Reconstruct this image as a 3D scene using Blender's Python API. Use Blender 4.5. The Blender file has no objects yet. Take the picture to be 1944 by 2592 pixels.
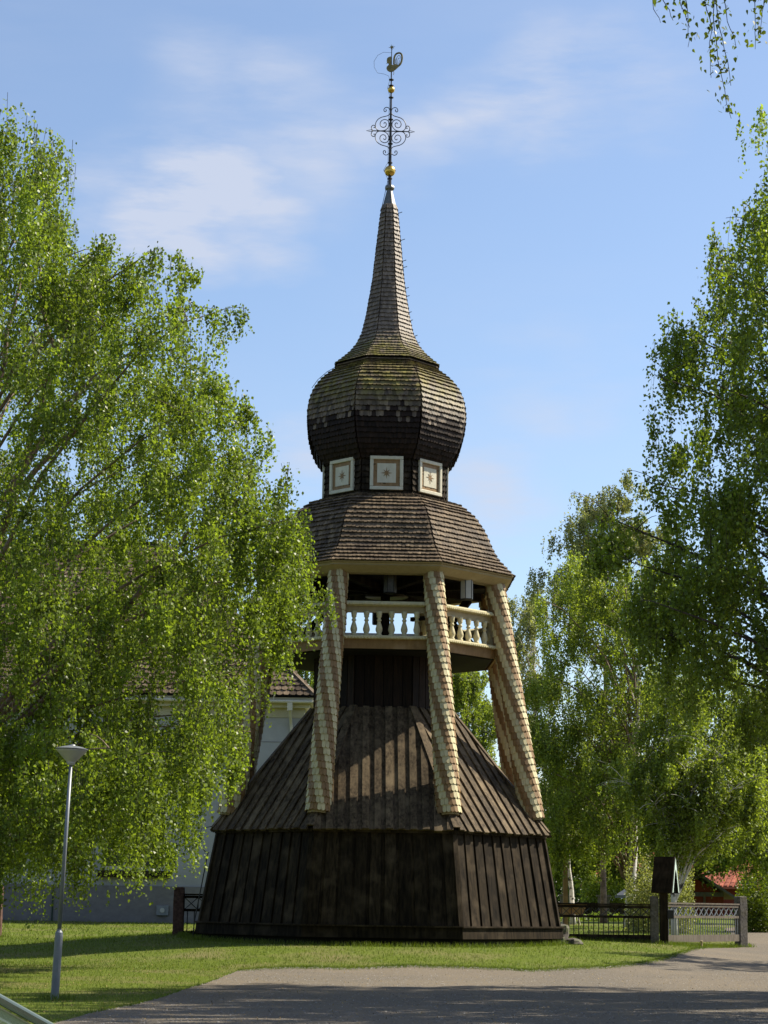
import bpy, math, random
import numpy as np
from mathutils import Vector, Matrix

# ------------------------------------------------------------------ camera, sky, sun, exposure
S = bpy.context.scene
SUN_EL, SUN_AZ = 47.0, 17.5            # azimuth measured from +x towards +y (away from the camera)
CAMZ = 1.6
cam_d = bpy.data.cameras.new('camera')
cam = bpy.data.objects.new('camera', cam_d)
S.collection.objects.link(cam)
cam.matrix_world = (Matrix.Translation((0, 0, CAMZ)) @ Matrix.Rotation(math.pi/2 + 0.1969, 4, 'X')
                    @ Matrix.Rotation(0.0158, 4, 'Z'))
cam_d.sensor_fit = 'VERTICAL'
cam_d.sensor_height = 24.0
cam_d.lens = 4941.4/2592*24.0
cam_d.clip_start = 0.2
cam_d.clip_end = 3000
S.camera = cam

w = bpy.data.worlds.new('World'); S.world = w; w.use_nodes = True
nt = w.node_tree; nt.nodes.clear()
def wn(t, **k):
    n = nt.nodes.new(t)
    for a, v in k.items(): setattr(n, a, v)
    return n
def wl(a, b): nt.links.new(a, b)
out = wn('ShaderNodeOutputWorld'); bg = wn('ShaderNodeBackground'); bg.inputs[1].default_value = 0.105
sky = wn('ShaderNodeTexSky', sky_type='NISHITA', sun_disc=False)
sky.sun_elevation = math.radians(SUN_EL); sky.sun_rotation = math.radians(90 - SUN_AZ)
sky.air_density = 1.0; sky.dust_density = 1.0; sky.ozone_density = 2.2; sky.altitude = 200
geo = wn('ShaderNodeTexCoord')
def wmath(op, a, b=None, c=None):
    n = wn('ShaderNodeMath', operation=op)
    for i, v in enumerate((a, b, c)):
        if v is None: continue
        if isinstance(v, (int, float)): n.inputs[i].default_value = v
        else: wl(v, n.inputs[i])
    return n.outputs[0]
def wnoise(scale, det, rot, sc, rough=.55):
    mp = wn('ShaderNodeMapping'); mp.inputs['Rotation'].default_value = rot; mp.inputs['Scale'].default_value = sc
    wl(geo.outputs['Generated'], mp.inputs[0])
    n = wn('ShaderNodeTexNoise'); n.inputs['Scale'].default_value = scale; n.inputs['Detail'].default_value = det
    n.inputs['Roughness'].default_value = rough
    wl(mp.outputs[0], n.inputs[0]); return n.outputs[0]
wmp = wn('ShaderNodeMapping'); wmp.inputs['Rotation'].default_value = (0, math.radians(20), 0); wmp.inputs['Scale'].default_value = (.7, 1, 2.2); wl(geo.outputs['Generated'], wmp.inputs[0])
wnz = wn('ShaderNodeTexNoise'); wnz.inputs['Scale'].default_value = 15; wnz.inputs['Detail'].default_value = 7; wl(wmp.outputs[0], wnz.inputs[0])
wsb = wn('ShaderNodeVectorMath', operation='SUBTRACT'); wl(wnz.outputs['Color'], wsb.inputs[0]); wsb.inputs[1].default_value = (.5, .5, .5)
wsc = wn('ShaderNodeVectorMath', operation='SCALE'); wl(wsb.outputs[0], wsc.inputs[0]); wsc.inputs[3].default_value = .075
wad = wn('ShaderNodeVectorMath', operation='ADD'); wl(wsc.outputs[0], wad.inputs[0]); wl(geo.outputs['Generated'], wad.inputs[1])
warped = wad.outputs[0]
def blob(x, y, z, r):                   # soft patch of cloud in a direction of the sky
    d = Vector((x, y, z)).normalized()
    vm = wn('ShaderNodeVectorMath', operation='DISTANCE'); wl(warped, vm.inputs[0]); vm.inputs[1].default_value = d
    mr = wn('ShaderNodeMapRange', interpolation_type='SMOOTHSTEP')
    mr.inputs[1].default_value = r; mr.inputs[2].default_value = 0; mr.inputs[3].default_value = 0; mr.inputs[4].default_value = 1
    wl(vm.outputs['Value'], mr.inputs[0]); return mr.outputs[0]
# patches listed as directions (x, y, z)
patch = None
for (x, y, z, r, g) in [(-0.103, 0.933, 0.345, 0.048, 1.0), (-0.084, 0.933, 0.35, 0.04, 1.0), (-0.119, 0.935, 0.336, 0.04, 0.8), (-0.065, 0.939, 0.338, 0.037, 0.6), (-0.137, 0.927, 0.35, 0.043, 0.5), (-0.047, 0.926, 0.375, 0.059, 0.45), (-0.075, 0.924, 0.374, 0.043, 0.4), (-0.093, 0.914, 0.394, 0.051, 0.3), (-0.014, 0.926, 0.376, 0.043, 0.4), (0.013, 0.926, 0.376, 0.043, 0.5), (0.032, 0.923, 0.383, 0.04, 0.5), (0.055, 0.918, 0.393, 0.043, 0.6), (0.078, 0.914, 0.399, 0.048, 0.65), (0.103, 0.909, 0.405, 0.043, 0.45), (0.128, 0.908, 0.398, 0.043, 0.35), (0.071, 0.921, 0.383, 0.033, 0.5), (-0.052, 0.919, 0.392, 0.04, 0.3), (0.075, 0.964, 0.255, 0.033, 0.25), (0.055, 0.979, 0.195, 0.04, 0.55), (0.078, 0.978, 0.195, 0.029, 0.3), (-0.045, 0.975, 0.219, 0.033, 0.45), (0.014, 0.931, 0.364, 0.033, 0.3), (0.098, 0.959, 0.266, 0.037, 0.2), (0.123, 0.955, 0.27, 0.029, 0.15), (-.5, 1, .5, .3, .4), (.6, .8, .6, .3, .4), (-.6, -.6, .5, .5, .4), (.3, -.9, .4, .5, .4), (0, .2, 1, .4, .35)]:
    v = wmath('MULTIPLY', blob(x, y, z, r), g)
    patch = v if patch is None else wmath('MAXIMUM', patch, v)
n1 = wnoise(9, 10, (0, math.radians(22), 0), (.6, 1.0, 2.8), .6)
n2 = wnoise(2.0, 5, (0, math.radians(-12), 0), (1.0, 1.0, 3.0), .5)
mr = wn('ShaderNodeMapRange'); mr.inputs[1].default_value = .40; mr.inputs[2].default_value = .64; wl(n1, mr.inputs[0])
cl = wmath('MULTIPLY', patch, wmath('ADD', wmath('MULTIPLY', mr.outputs[0], 1.0), .14))
mr2 = wn('ShaderNodeMapRange'); mr2.inputs[1].default_value = .45; mr2.inputs[2].default_value = .8; wl(n2, mr2.inputs[0])
faint = wmath('MULTIPLY', wmath('MULTIPLY', mr2.outputs[0], mr.outputs[0]), .16)
fac = wmath('MINIMUM', wmath('MULTIPLY', wmath('ADD', wmath('ADD', cl, faint), .045), 1.5), 0.85)
mx = wn('ShaderNodeMix', data_type='RGBA'); wl(fac, mx.inputs[0]); wl(sky.outputs[0], mx.inputs[6])
mx.inputs[7].default_value = (3.45, 3.75, 4.5, 1)
wl(mx.outputs[2], bg.inputs[0]); wl(bg.outputs[0], out.inputs[0])

sd = bpy.data.lights.new('sun', 'SUN'); sun = bpy.data.objects.new('sun', sd); S.collection.objects.link(sun)
sd.energy = 5.0; sd.angle = math.radians(0.55); sd.color = (1.0, .92, .76)
e, a = math.radians(SUN_EL), math.radians(SUN_AZ)
SV = Vector((math.cos(e)*math.cos(a), math.cos(e)*math.sin(a), math.sin(e)))
sun.rotation_euler = SV.to_track_quat('Z', 'Y').to_euler()
sun.location = SV*200
S.view_settings.view_transform = 'Standard'; S.view_settings.look = 'None'
S.view_settings.exposure = 0.85; S.view_settings.gamma = 1.0; S.view_settings.use_curve_mapping = False
S.render.engine = 'CYCLES'
S.cycles.max_bounces = 6; S.cycles.transparent_max_bounces = 8

C = S.collection
rnd = random.Random(7)
PI = math.pi

# ------------------------------------------------------------------ materials
M = {}
def pmat(name, c1, c2, scale=(6, 6, 6), detail=6, rough=.85, tint=.35, bump=.15, spec=.3, metallic=0.0,
         c3=None, s3=1.2, t3=(.5, .65), coord='Object', contrast=(.3, .7), translucent=0, tcol=None, moss=None, bdist=.02, ndistort=0):
    m = bpy.data.materials.new(name); m.use_nodes = True; t = m.node_tree
    b = t.nodes['Principled BSDF']; o = t.nodes['Material Output']
    L = t.links.new
    tc = t.nodes.new('ShaderNodeTexCoord'); mp = t.nodes.new('ShaderNodeMapping'); mp.inputs['Scale'].default_value = scale
    L(tc.outputs[coord], mp.inputs[0])
    no = t.nodes.new('ShaderNodeTexNoise'); no.inputs['Scale'].default_value = 1; no.inputs['Detail'].default_value = detail
    no.inputs['Roughness'].default_value = .62; no.inputs['Distortion'].default_value = ndistort
    L(mp.outputs[0], no.inputs[0])
    mr = t.nodes.new('ShaderNodeMapRange'); mr.inputs[1].default_value = contrast[0]; mr.inputs[2].default_value = contrast[1]
    L(no.outputs[0], mr.inputs[0])
    mx = t.nodes.new('ShaderNodeMix'); mx.data_type = 'RGBA'; L(mr.outputs[0], mx.inputs[0])
    mx.inputs[6].default_value = (*c1, 1); mx.inputs[7].default_value = (*c2, 1)
    col = mx.outputs[2]
    if c3 is not None:
        n3 = t.nodes.new('ShaderNodeTexNoise'); n3.inputs['Scale'].default_value = s3; n3.inputs['Detail'].default_value = 5
        L(tc.outputs[coord], n3.inputs[0])
        r3 = t.nodes.new('ShaderNodeMapRange'); r3.inputs[1].default_value = t3[0]; r3.inputs[2].default_value = t3[1]; L(n3.outputs[0], r3.inputs[0])
        f3 = r3.outputs[0]
        if moss:                                   # moss grows between two heights of the roof
            sp = t.nodes.new('ShaderNodeSeparateXYZ'); L(tc.outputs['Object'], sp.inputs[0])
            up = t.nodes.new('ShaderNodeMapRange'); up.interpolation_type = 'SMOOTHSTEP'
            up.inputs[1].default_value = moss[0]; up.inputs[2].default_value = moss[1]; L(sp.outputs[2], up.inputs[0])
            dn = t.nodes.new('ShaderNodeMapRange'); dn.interpolation_type = 'SMOOTHSTEP'
            dn.inputs[1].default_value = moss[3]; dn.inputs[2].default_value = moss[2]; L(sp.outputs[2], dn.inputs[0])
            a_ = t.nodes.new('ShaderNodeMath'); a_.operation = 'MULTIPLY'; L(up.outputs[0], a_.inputs[0]); L(dn.outputs[0], a_.inputs[1])
            b_ = t.nodes.new('ShaderNodeMath'); b_.operation = 'MULTIPLY'; L(a_.outputs[0], b_.inputs[0]); L(f3, b_.inputs[1]); f3 = b_.outputs[0]
        m3 = t.nodes.new('ShaderNodeMix'); m3.data_type = 'RGBA'; L(f3, m3.inputs[0]); L(col, m3.inputs[6]); m3.inputs[7].default_value = (*c3, 1)
        col = m3.outputs[2]
    if tint:
        at = t.nodes.new('ShaderNodeAttribute'); at.attribute_name = 'tint'
        ma = t.nodes.new('ShaderNodeMath'); ma.operation = 'MULTIPLY_ADD'; L(at.outputs['Fac'], ma.inputs[0])
        ma.inputs[1].default_value = 2*tint; ma.inputs[2].default_value = 1 - tint
        vm = t.nodes.new('ShaderNodeVectorMath'); vm.operation = 'SCALE'; L(col, vm.inputs[0]); L(ma.outputs[0], vm.inputs[3])
        col = vm.outputs[0]
    L(col, b.inputs['Base Color'])
    b.inputs['Roughness'].default_value = rough; b.inputs['Metallic'].default_value = metallic
    b.inputs['Specular IOR Level'].default_value = spec
    if bump:
        bu = t.nodes.new('ShaderNodeBump'); bu.inputs['Strength'].default_value = bump; bu.inputs['Distance'].default_value = bdist
        L(no.outputs[0], bu.inputs['Height']); L(bu.outputs[0], b.inputs['Normal'])
    if translucent:
        tr = t.nodes.new('ShaderNodeBsdfTranslucent')
        vm = t.nodes.new('ShaderNodeVectorMath'); vm.operation = 'MULTIPLY'; L(col, vm.inputs[0]); vm.inputs[1].default_value = tcol
        L(vm.outputs[0], tr.inputs[0])
        ms = t.nodes.new('ShaderNodeMixShader'); ms.inputs[0].default_value = translucent
        L(b.outputs[0], ms.inputs[1]); L(tr.outputs[0], ms.inputs[2]); L(ms.outputs[0], o.inputs[0])
    M[name] = m
    return m

pmat('tar_wood', (.0035, .0026, .0016), (.038, .027, .0155), (14, 14, .9), 8, .8, .30, .5, .10, bdist=.01, c3=(.075, .056, .036), s3=2.2, t3=(.5, .8))
pmat('skirt_wood', (.016, .011, .006), (.135, .098, .058), (14, 14, .9), 8, .75, .30, .5, .12, bdist=.01, c3=(.18, .135, .08), s3=2.2, t3=(.5, .8))
pmat('tar_core', (.004, .003, .0025), (.008, .006, .005), rough=.8, tint=0)
pmat('roof_wood', (.050, .035, .022), (.185, .137, .088), (14, 14, 1.6), 7, .7, .48, .4, .15, bdist=.008, c3=(.05, .036, .027), s3=1.6, t3=(.5, .75))
pmat('shaded_tar', (.006, .004, .003), (.028, .016, .011), (14, 14, 1.6), 7, .7, .35, .4, .15, bdist=.008)  # dark tar; shade under the dome and balcony is put into the colour
pmat('moss_wood', (.040, .028, .019), (.165, .122, .082), (14, 14, 1.6), 7, .58, .55, .4, .25, bdist=.008, c3=(.15, .125, .035), s3=3.5, t3=(.35, .62), moss=(14.9, 15.9, 17.3, 17.9))
pmat('spire_wood', (.070, .052, .038), (.195, .150, .112), (14, 14, 1.6), 7, .6, .35, .4, .35, bdist=.008, c3=(.16, .14, .03), s3=4, t3=(.35, .62), moss=(15.5, 16.6, 17.1, 17.9))
pmat('cream_paint', (.45, .395, .22), (.58, .515, .305), (9, 9, 3), 5, .6, .10, .15, .35, bdist=.005, c3=(.42, .38, .27), s3=3, t3=(.58, .8))
pmat('tan_paint', (.185, .108, .042), (.265, .160, .066), (9, 9, 3), 5, .6, .12, .15, .35, bdist=.005, c3=(.33, .22, .12), s3=3, t3=(.55, .8))
pmat('beige_paint', (.30, .235, .125), (.36, .285, .16), (9, 9, 3), 5, .6, .08, .1, .35, bdist=.005, c3=(.40, .32, .19), s3=2, t3=(.55, .8))
pmat('white_paint', (.48, .445, .33), (.58, .54, .42), (9, 9, 3), 5, .55, .05, .1, .35, bdist=.004)
pmat('lead', (.09, .09, .085), (.17, .165, .155), (6, 6, 6), 5, .45, 0, .1, .5, metallic=.6)
pmat('iron', (.010, .010, .011), (.025, .024, .024), (8, 8, 8), 4, .5, 0, .1, .4)
pmat('gold', (.52, .33, .07), (.72, .48, .12), (7, 7, 7), 5, .32, 0, .05, .5, metallic=1.0)
pmat('verdigris_gold', (.09, .08, .03), (.26, .19, .06), (9, 9, 9), 5, .45, 0, .1, .5, metallic=.6)
pmat('granite', (.06, .053, .045), (.18, .165, .145), (14, 14, 14), 8, .9, .15, .6, .2, bdist=.03, c3=(.11, .10, .06), s3=3, t3=(.5, .75))
pmat('red_granite', (.05, .026, .021), (.14, .08, .062), (12, 12, 12), 8, .9, .15, .6, .2, bdist=.03)
pmat('fieldstone', (.05, .042, .036), (.15, .13, .115), (7, 7, 7), 8, .9, .3, .6, .2, bdist=.04, c3=(.09, .11, .04), s3=4, t3=(.5, .7))
pmat('plaster', (.33, .33, .325), (.38, .38, .37), (3, 3, 3), 6, .9, .04, .2, .1, bdist=.01, c3=(.29, .29, .28), s3=.5, t3=(.5, .75))
pmat('cream_board', (.42, .38, .27), (.48, .44, .32), (4, 4, 4), 5, .7, .04, .1, .2)
pmat('plinth', (.15, .14, .135), (.21, .198, .19), (3, 3, 5), 7, .95, .05, .4, .1, bdist=.01, c3=(.20, .19, .185), s3=1.1, t3=(.52, .75))
pmat('glass_dark', (.02, .025, .03), (.03, .035, .045), rough=.06, tint=0, bump=0, spec=.8)
pmat('grey_metal', (.15, .165, .185), (.205, .22, .24), (5, 5, 5), 4, .45, 0, .05, .5, metallic=.2)
pmat('shaded_glass', (.03, .026, .018), (.07, .06, .04), (9, 9, 9), 4, .4, 0, 0, .4)  # lantern glass darkened in the colour for bays that lie in shade
pmat('lamp_glass', (.38, .38, .35), (.44, .44, .40), (4, 4, 4), 3, .35, 0, 0, .5)
pmat('grey_wood', (.075, .062, .048), (.155, .132, .105), (16, 16, 4), 7, .8, .15, .4, .2, bdist=.008)
pmat('bark_white', (.52, .48, .44), (.70, .66, .61), (6, 6, 16), 6, .85, 0, .4, .2, c3=(.07, .06, .055), s3=3.2, t3=(.55, .62))
pmat('bark_pink', (.13, .085, .06), (.30, .22, .17), (6, 6, 16), 6, .8, 0, .3, .3, c3=(.10, .07, .055), s3=3.0, t3=(.52, .66))
pmat('bark_dark', (.03, .024, .02), (.09, .075, .062), (10, 10, 4), 6, .9, 0, .4, .2)
pmat('leaf_fresh', (.118, .168, .024), (.185, .248, .040), (1.4, 1.4, 1.4), 4, .42, .50, 0, .35, translucent=.5, tcol=(1.5, 1.5, .55))
pmat('leaf_mid', (.088, .132, .013), (.140, .195, .020), (1.4, 1.4, 1.4), 4, .45, .50, 0, .3, translucent=.5, tcol=(1.5, 1.45, .5))
pmat('leaf_light', (.155, .205, .034), (.22, .285, .055), (1.4, 1.4, 1.4), 4, .45, .50, 0, .3, translucent=.5, tcol=(1.5, 1.45, .5))
pmat('leaf_deep', (.060, .092, .009), (.098, .132, .014), (1.4, 1.4, 1.4), 4, .45, .50, 0, .3, translucent=.5, tcol=(1.5, 1.45, .5))
pmat('leaf_pale', (.19, .21, .075), (.26, .28, .11), (1.4, 1.4, 1.4), 4, .5, .45, 0, .4, translucent=.42, tcol=(1.4, 1.4, .6))
pmat('hedge_leaf', (.022, .055, .012), (.04, .085, .018), (3, 3, 3), 4, .5, .5, 0, .4, translucent=.3, tcol=(1.3, 1.4, .5))
pmat('blade', (.085, .128, .014), (.150, .188, .026), (.6, .6, .6), 4, .6, .45, 0, .3, translucent=.35, tcol=(1.3, 1.4, .5))
pmat('turf', (.066, .094, .011), (.120, .148, .022), (7, 7, 7), 9, .95, 0, .9, .1, coord='Object', bdist=.06, c3=(.150, .135, .055), s3=.45, t3=(.48, .70))
pmat('gravel', (.076, .063, .049), (.215, .188, .152), (26, 26, 26), 10, .95, 0, 1.0, .1, bdist=.03, c3=(.17, .142, .108), s3=.35, t3=(.42, .62), contrast=(.25, .75))
pmat('pebble', (.09, .082, .074), (.24, .22, .20), (30, 30, 30), 4, .9, .5, 0, .15)
pmat('soil', (.09, .065, .045), (.17, .13, .10), (9, 9, 9), 8, 1, 0, .6, .1)
pmat('dry_leaf', (.16, .10, .04), (.30, .22, .09), (9, 9, 9), 3, .8, .5, 0, .2)
pmat('red_tile', (.26, .075, .045), (.38, .13, .08), (6, 6, 6), 5, .8, .3, .2, .2)
pmat('red_wall', (.13, .028, .018), (.17, .04, .026), (8, 8, 2), 5, .85, .2, .2, .2)
pmat('slate_felt', (.075, .078, .085), (.12, .122, .13), (5, 5, 5), 5, .75, .15, .2, .3)
pmat('blue_sheet', (.30, .36, .46), (.40, .46, .56), (5, 5, 5), 4, .5, .1, .05, .4)
pmat('bronze', (.02, .016, .009), (.04, .03, .018), (5, 5, 5), 5, .45, 0, .05, .5, metallic=.8)
pmat('green_trim', (.46, .58, .50), (.56, .68, .60), (8, 8, 8), 4, .5, 0, .05, .4)
pmat('green_dark', (.012, .03, .018), (.02, .045, .026), (8, 8, 8), 4, .6, 0, .05, .4)
pmat('car_paint', (.30, .34, .26), (.31, .35, .27), (3, 3, 3), 2, .22, 0, 0, .6, metallic=.75)
pmat('car_glass', (.035, .05, .03), (.04, .055, .035), (3, 3, 3), 2, .04, 0, 0, .9)
pmat('rubber', (.015, .015, .015), (.03, .03, .03), (8, 8, 8), 4, .8, 0, .1, .3)
pmat('forest_leaf', (.035, .065, .016), (.075, .115, .028), (.3, .3, .3), 5, .6, .5, 0, .3, translucent=.3, tcol=(1.3, 1.3, .5))

# ------------------------------------------------------------------ helpers
class MB:
    def __init__(s): s.v = []; s.f = []; s.t = []
    def add(s, vs, fs, tint=None):
        b = len(s.v)
        if tint is None: tint = .5
        s.v += [tuple(p) for p in vs]; s.t += [tint]*len(vs)
        s.f += [tuple(i+b for i in f) for f in fs]
        return s
    def box(s, c, d, rot=None, tint=None, taper=1.0):
        x, y, z = d[0]/2, d[1]/2, d[2]/2
        P = [Vector((sx*x*(taper if sz > 0 else 1), sy*y*(taper if sz > 0 else 1), sz*z)) for sz in (-1, 1) for sy in (-1, 1) for sx in (-1, 1)]
        if rot is not None: P = [rot @ p for p in P]
        c = Vector(c)
        return s.add([p+c for p in P], [(0, 2, 3, 1), (4, 5, 7, 6), (0, 1, 5, 4), (2, 6, 7, 3), (0, 4, 6, 2), (1, 3, 7, 5)], tint)
    def beam(s, p, q, wd, th, up=(0, 0, 1), tint=None):
        p, q = Vector(p), Vector(q); d = (q-p); L = d.length; d.normalize(); u = Vector(up); x = d.cross(u)
        if x.length < 1e-4: x = d.cross(Vector((1, 0, 0)))
        x.normalize(); u = x.cross(d).normalized()
        r = Matrix((d, x, u)).transposed()
        return s.box((p+q)/2, (L, wd, th), r, tint)
    def tube(s, pts, rad, n=6, cap=True, tint=None):
        pts = [Vector(p) for p in pts]; m = len(pts)
        if not hasattr(rad, '__len__'): rad = [rad]*m
        V = []; F = []; u = None
        for i, p in enumerate(pts):
            d = (pts[min(i+1, m-1)] - pts[max(i-1, 0)]).normalized()
            if u is None:
                u = d.orthogonal().normalized()
            else:
                u = (u - d*u.dot(d)); u = u.normalized() if u.length > 1e-6 else d.orthogonal().normalized()
            v = d.cross(u)
            for k in range(n):
                a = 2*PI*k/n; V.append(p + (u*math.cos(a) + v*math.sin(a))*rad[i])
        for i in range(m-1):
            for k in range(n):
                F.append((i*n+k, i*n+(k+1) % n, (i+1)*n+(k+1) % n, (i+1)*n+k))
        if cap: F.append(tuple(range(n-1, -1, -1))); F.append(tuple((m-1)*n+k for k in range(n)))
        return s.add(V, F, tint)
    def lathe(s, c, prof, n=12, tint=None, rot=0):
        c = Vector(c); V = []; F = []
        for r, z in prof:
            for k in range(n):
                a = 2*PI*k/n + rot; V.append(c + Vector((r*math.cos(a), r*math.sin(a), z)))
        for i in range(len(prof)-1):
            for k in range(n):
                F.append((i*n+k, i*n+(k+1) % n, (i+1)*n+(k+1) % n, (i+1)*n+k))
        F.append(tuple(range(n-1, -1, -1))); F.append(tuple((len(prof)-1)*n+k for k in range(n)))
        return s.add(V, F, tint)
    def prism(s, poly, off, tint=None):
        """poly: planar 3-D polygon, off: extrusion vector"""
        n = len(poly); off = Vector(off); P = [Vector(p) for p in poly]
        return s.add(P + [p+off for p in P], [tuple(range(n-1, -1, -1)), tuple(range(n, 2*n))] + [(i, (i+1) % n, n+(i+1) % n, n+i) for i in range(n)], tint)
    def sphere(s, c, r, n=12, m=8, tint=None):
        return s.lathe(c, [(max(1e-4, r*math.sin(PI*i/m)), -r*math.cos(PI*i/m)) for i in range(m+1)], n, tint)
    def build(s, name, mat, parent=None, kind=None, smooth=False, bevel=0):
        me = bpy.data.meshes.new(name)
        me.from_pydata(s.v, [], s.f)
        at = me.attributes.new('tint', 'FLOAT', 'POINT'); at.data.foreach_set('value', s.t)
        me.materials.append(M[mat] if isinstance(mat, str) else mat)
        if smooth: me.polygons.foreach_set('use_smooth', [True]*len(me.polygons))
        me.update()
        o = bpy.data.objects.new(name, me); C.objects.link(o)
        if parent: o.parent = parent
        if kind: o['kind'] = kind
        if bevel:
            b = o.modifiers.new('bevel', 'BEVEL'); b.width = bevel; b.segments = 2; b.limit_method = 'ANGLE'
        return o
def npmesh(name, V, F, T, mat, parent=None, kind=None, smooth=False):
    me = bpy.data.meshes.new(name)
    k = F.shape[1]
    me.vertices.add(len(V)); me.vertices.foreach_set('co', V.astype(np.float32).ravel())
    me.loops.add(F.size); me.loops.foreach_set('vertex_index', F.astype(np.int32).ravel())
    me.polygons.add(len(F)); me.polygons.foreach_set('loop_start', (np.arange(len(F))*k).astype(np.int32))
    at = me.attributes.new('tint', 'FLOAT', 'POINT'); at.data.foreach_set('value', T.astype(np.float32))
    me.materials.append(M[mat])
    me.update(calc_edges=True)
    if smooth: me.polygons.foreach_set('use_smooth', np.ones(len(F), bool))
    o = bpy.data.objects.new(name, me); C.objects.link(o)
    if parent: o.parent = parent
    if kind: o['kind'] = kind
    return o
def thing(name, label, cat, loc=(0, 0, 0), group=None):
    o = bpy.data.objects.new(name, None); C.objects.link(o); o.location = loc; o.empty_display_size = .3
    o['label'] = label; o['category'] = cat
    if group: o['group'] = group
    return o
def tag(o, label, cat, group=None):
    o['label'] = label; o['category'] = cat
    if group: o['group'] = group
    return o
def sstep(a, b, v):
    t = np.clip((v-a)/(b-a), 0, 1); return t*t*(3-2*t)
def hgt(x, y):
    b = np.interp(y, [0, 36, 50, 57, 62, 78, 100, 200], [0, 0, .08, .2, .33, .72, .9, 1.2])
    r = np.hypot(x, y-55)
    return b + .42*(1-sstep(5.2, 12, r)) + .12*sstep(4, 9, x)*sstep(48, 58, y)

# ------------------------------------------------------------------ ground, road
def axis_vals(lo, hi, fine_lo, fine_hi, fine, coarse_mult=1.35):
    v = list(np.arange(fine_lo, fine_hi+1e-6, fine)); s = fine
    x = fine_hi
    while x < hi: s *= coarse_mult; x = min(hi, x+s); v.append(x)
    s = fine; x = fine_lo
    while x > lo: s *= coarse_mult; x = max(lo, x-s); v.insert(0, x)
    return np.array(v)
gx = axis_vals(-1500, 1500, -22, 26, .4); gy = axis_vals(-600, 2400, 20, 90, .4)
X, Y = np.meshgrid(gx, gy)
Z = hgt(X, Y)
nX, nY = len(gx), len(gy)
idx = np.arange(nX*nY).reshape(nY, nX)
F = np.stack([idx[:-1, :-1], idx[:-1, 1:], idx[1:, 1:], idx[1:, :-1]], -1).reshape(-1, 4)
lawn = npmesh('lawn', np.stack([X, Y, Z], -1).reshape(-1, 3), F, np.full(nX*nY, .5), 'turf', kind='structure', smooth=True)
# far edge of the gravel yard as y(x); it runs away past the right-hand gate post
rx = [-16, -4.12, -3.95, -3.62, -3.47, -3.38, -3.25, -3.16, -3.05, -2.25, -.47, 1.67, 3.4, 5.28, 6.37, 7.24, 8.04, 10.15, 11.05, 11.6, 12.2, 13.2, 14.5, 30, 60]
ry = [20, 25.6, 28.2, 30.6, 33.2, 36.3, 37.9, 40.3, 44.2, 44.9, 44.7, 45.4, 45.4, 46.6, 48.1, 50, 52.7, 59.3, 60.8, 61.5, 68, 76, 79, 80, 80]
def rfar(x):
    return float(np.interp(x, rx, ry)) + .16*math.sin(x*1.1+1)+.07*math.sin(x*2.9)+.05*math.sin(x*7.3+2)*math.sin(x*1.7)+.05*math.sin(x*31)*math.sin(x*13.7+1)+.04*math.sin(x*57+x*x)
xs = np.concatenate([np.arange(-16, -4.2, .4), np.arange(-4.2, -2.9, .02), np.arange(-2.9, 16, .1), np.arange(16, 60, 1)])
NR = 150
V = []
for x in xs:
    yf = rfar(x)
    for j in range(NR+1):
        y = -30 + (yf+30)*(j/NR)**.55
        V.append((x, y, float(hgt(x, y)) + .014 - (.012 if j == NR else 0)))
V = np.array(V); n = len(xs); idx = np.arange(n*(NR+1)).reshape(n, NR+1)
F = np.stack([idx[:-1, :-1], idx[1:, :-1], idx[1:, 1:], idx[:-1, 1:]], -1).reshape(-1, 4)
npmesh('gravel_yard', V, F, np.full(len(V), .5), 'gravel', kind='structure', smooth=True)

rng = np.random.default_rng(3)
def on_road(x, y): return y < np.interp(x, rx, ry)
# grass blades
def blades(n, x0, x1, y0, y1, hmin, hmax, wd, keep=None):
    x = rng.uniform(x0, x1, n); y = rng.uniform(y0, y1, n)
    ok = ~on_road(x, y-.08) & (np.abs(x) < .215*y+1)
    if keep is not None: ok &= keep(x, y)
    return x[ok], y[ok], rng.uniform(hmin, hmax, ok.sum()), wd
sets = [blades(90000, -12, 14, 25, 47, .025, .06, .010), blades(60000, -13, 14, 44, 62, .03, .07, .016),
        blades(26000, -16, 18, 60, 77, .04, .09, .025)]
# longer tufts along the tower foot, road edge and posts
t = rng.uniform(0, 2*PI, 9000); rr = 5.25+np.abs(rng.normal(0, .12, 9000)); ok = np.sin(t) < .4
sets.append((rr[ok]*np.cos(t[ok]), 55+rr[ok]*np.sin(t[ok]), rng.uniform(.05, .16, ok.sum()), .014))
x = rng.uniform(-4, 11, 16000); y = np.array([rfar(v) for v in x]) + np.abs(rng.normal(0, .12, 16000))
sets.append((x, y, rng.uniform(.03, .075, 16000), .012))
x = rng.uniform(-4, 11, 9000); y = np.array([rfar(v) for v in x]) - np.abs(rng.normal(0, .22, 9000)); sets.append((x, y, rng.uniform(.02, .06, 9000), .012))
for (cx_, cy_) in [(-11.8, 62.2), (-5.5, 55.65), (7.8, 56.2), (8.07, 56.2), (11.1, 60.4), (-5.08, 31.75)]:
    a_ = rng.uniform(0, 2*PI, 260); r_ = .15+np.abs(rng.normal(0, .1, 260))
    sets.append((cx_+r_*np.cos(a_), cy_+r_*np.sin(a_), rng.uniform(.04, .15, 260), .012))
u_ = rng.uniform(0, 1, 2500); sets.append((8.2+u_*2.8+rng.normal(0, .08, 2500), 56.3+u_*4.1+rng.normal(0, .08, 2500), rng.uniform(.04, .16, 2500), .012))
u_ = rng.uniform(0, 1, 2500); sets.append((4.9+u_*2.8, 56.1+rng.normal(0, .08, 2500), rng.uniform(.04, .13, 2500), .012))
Vs, Ts = [], []
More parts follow.
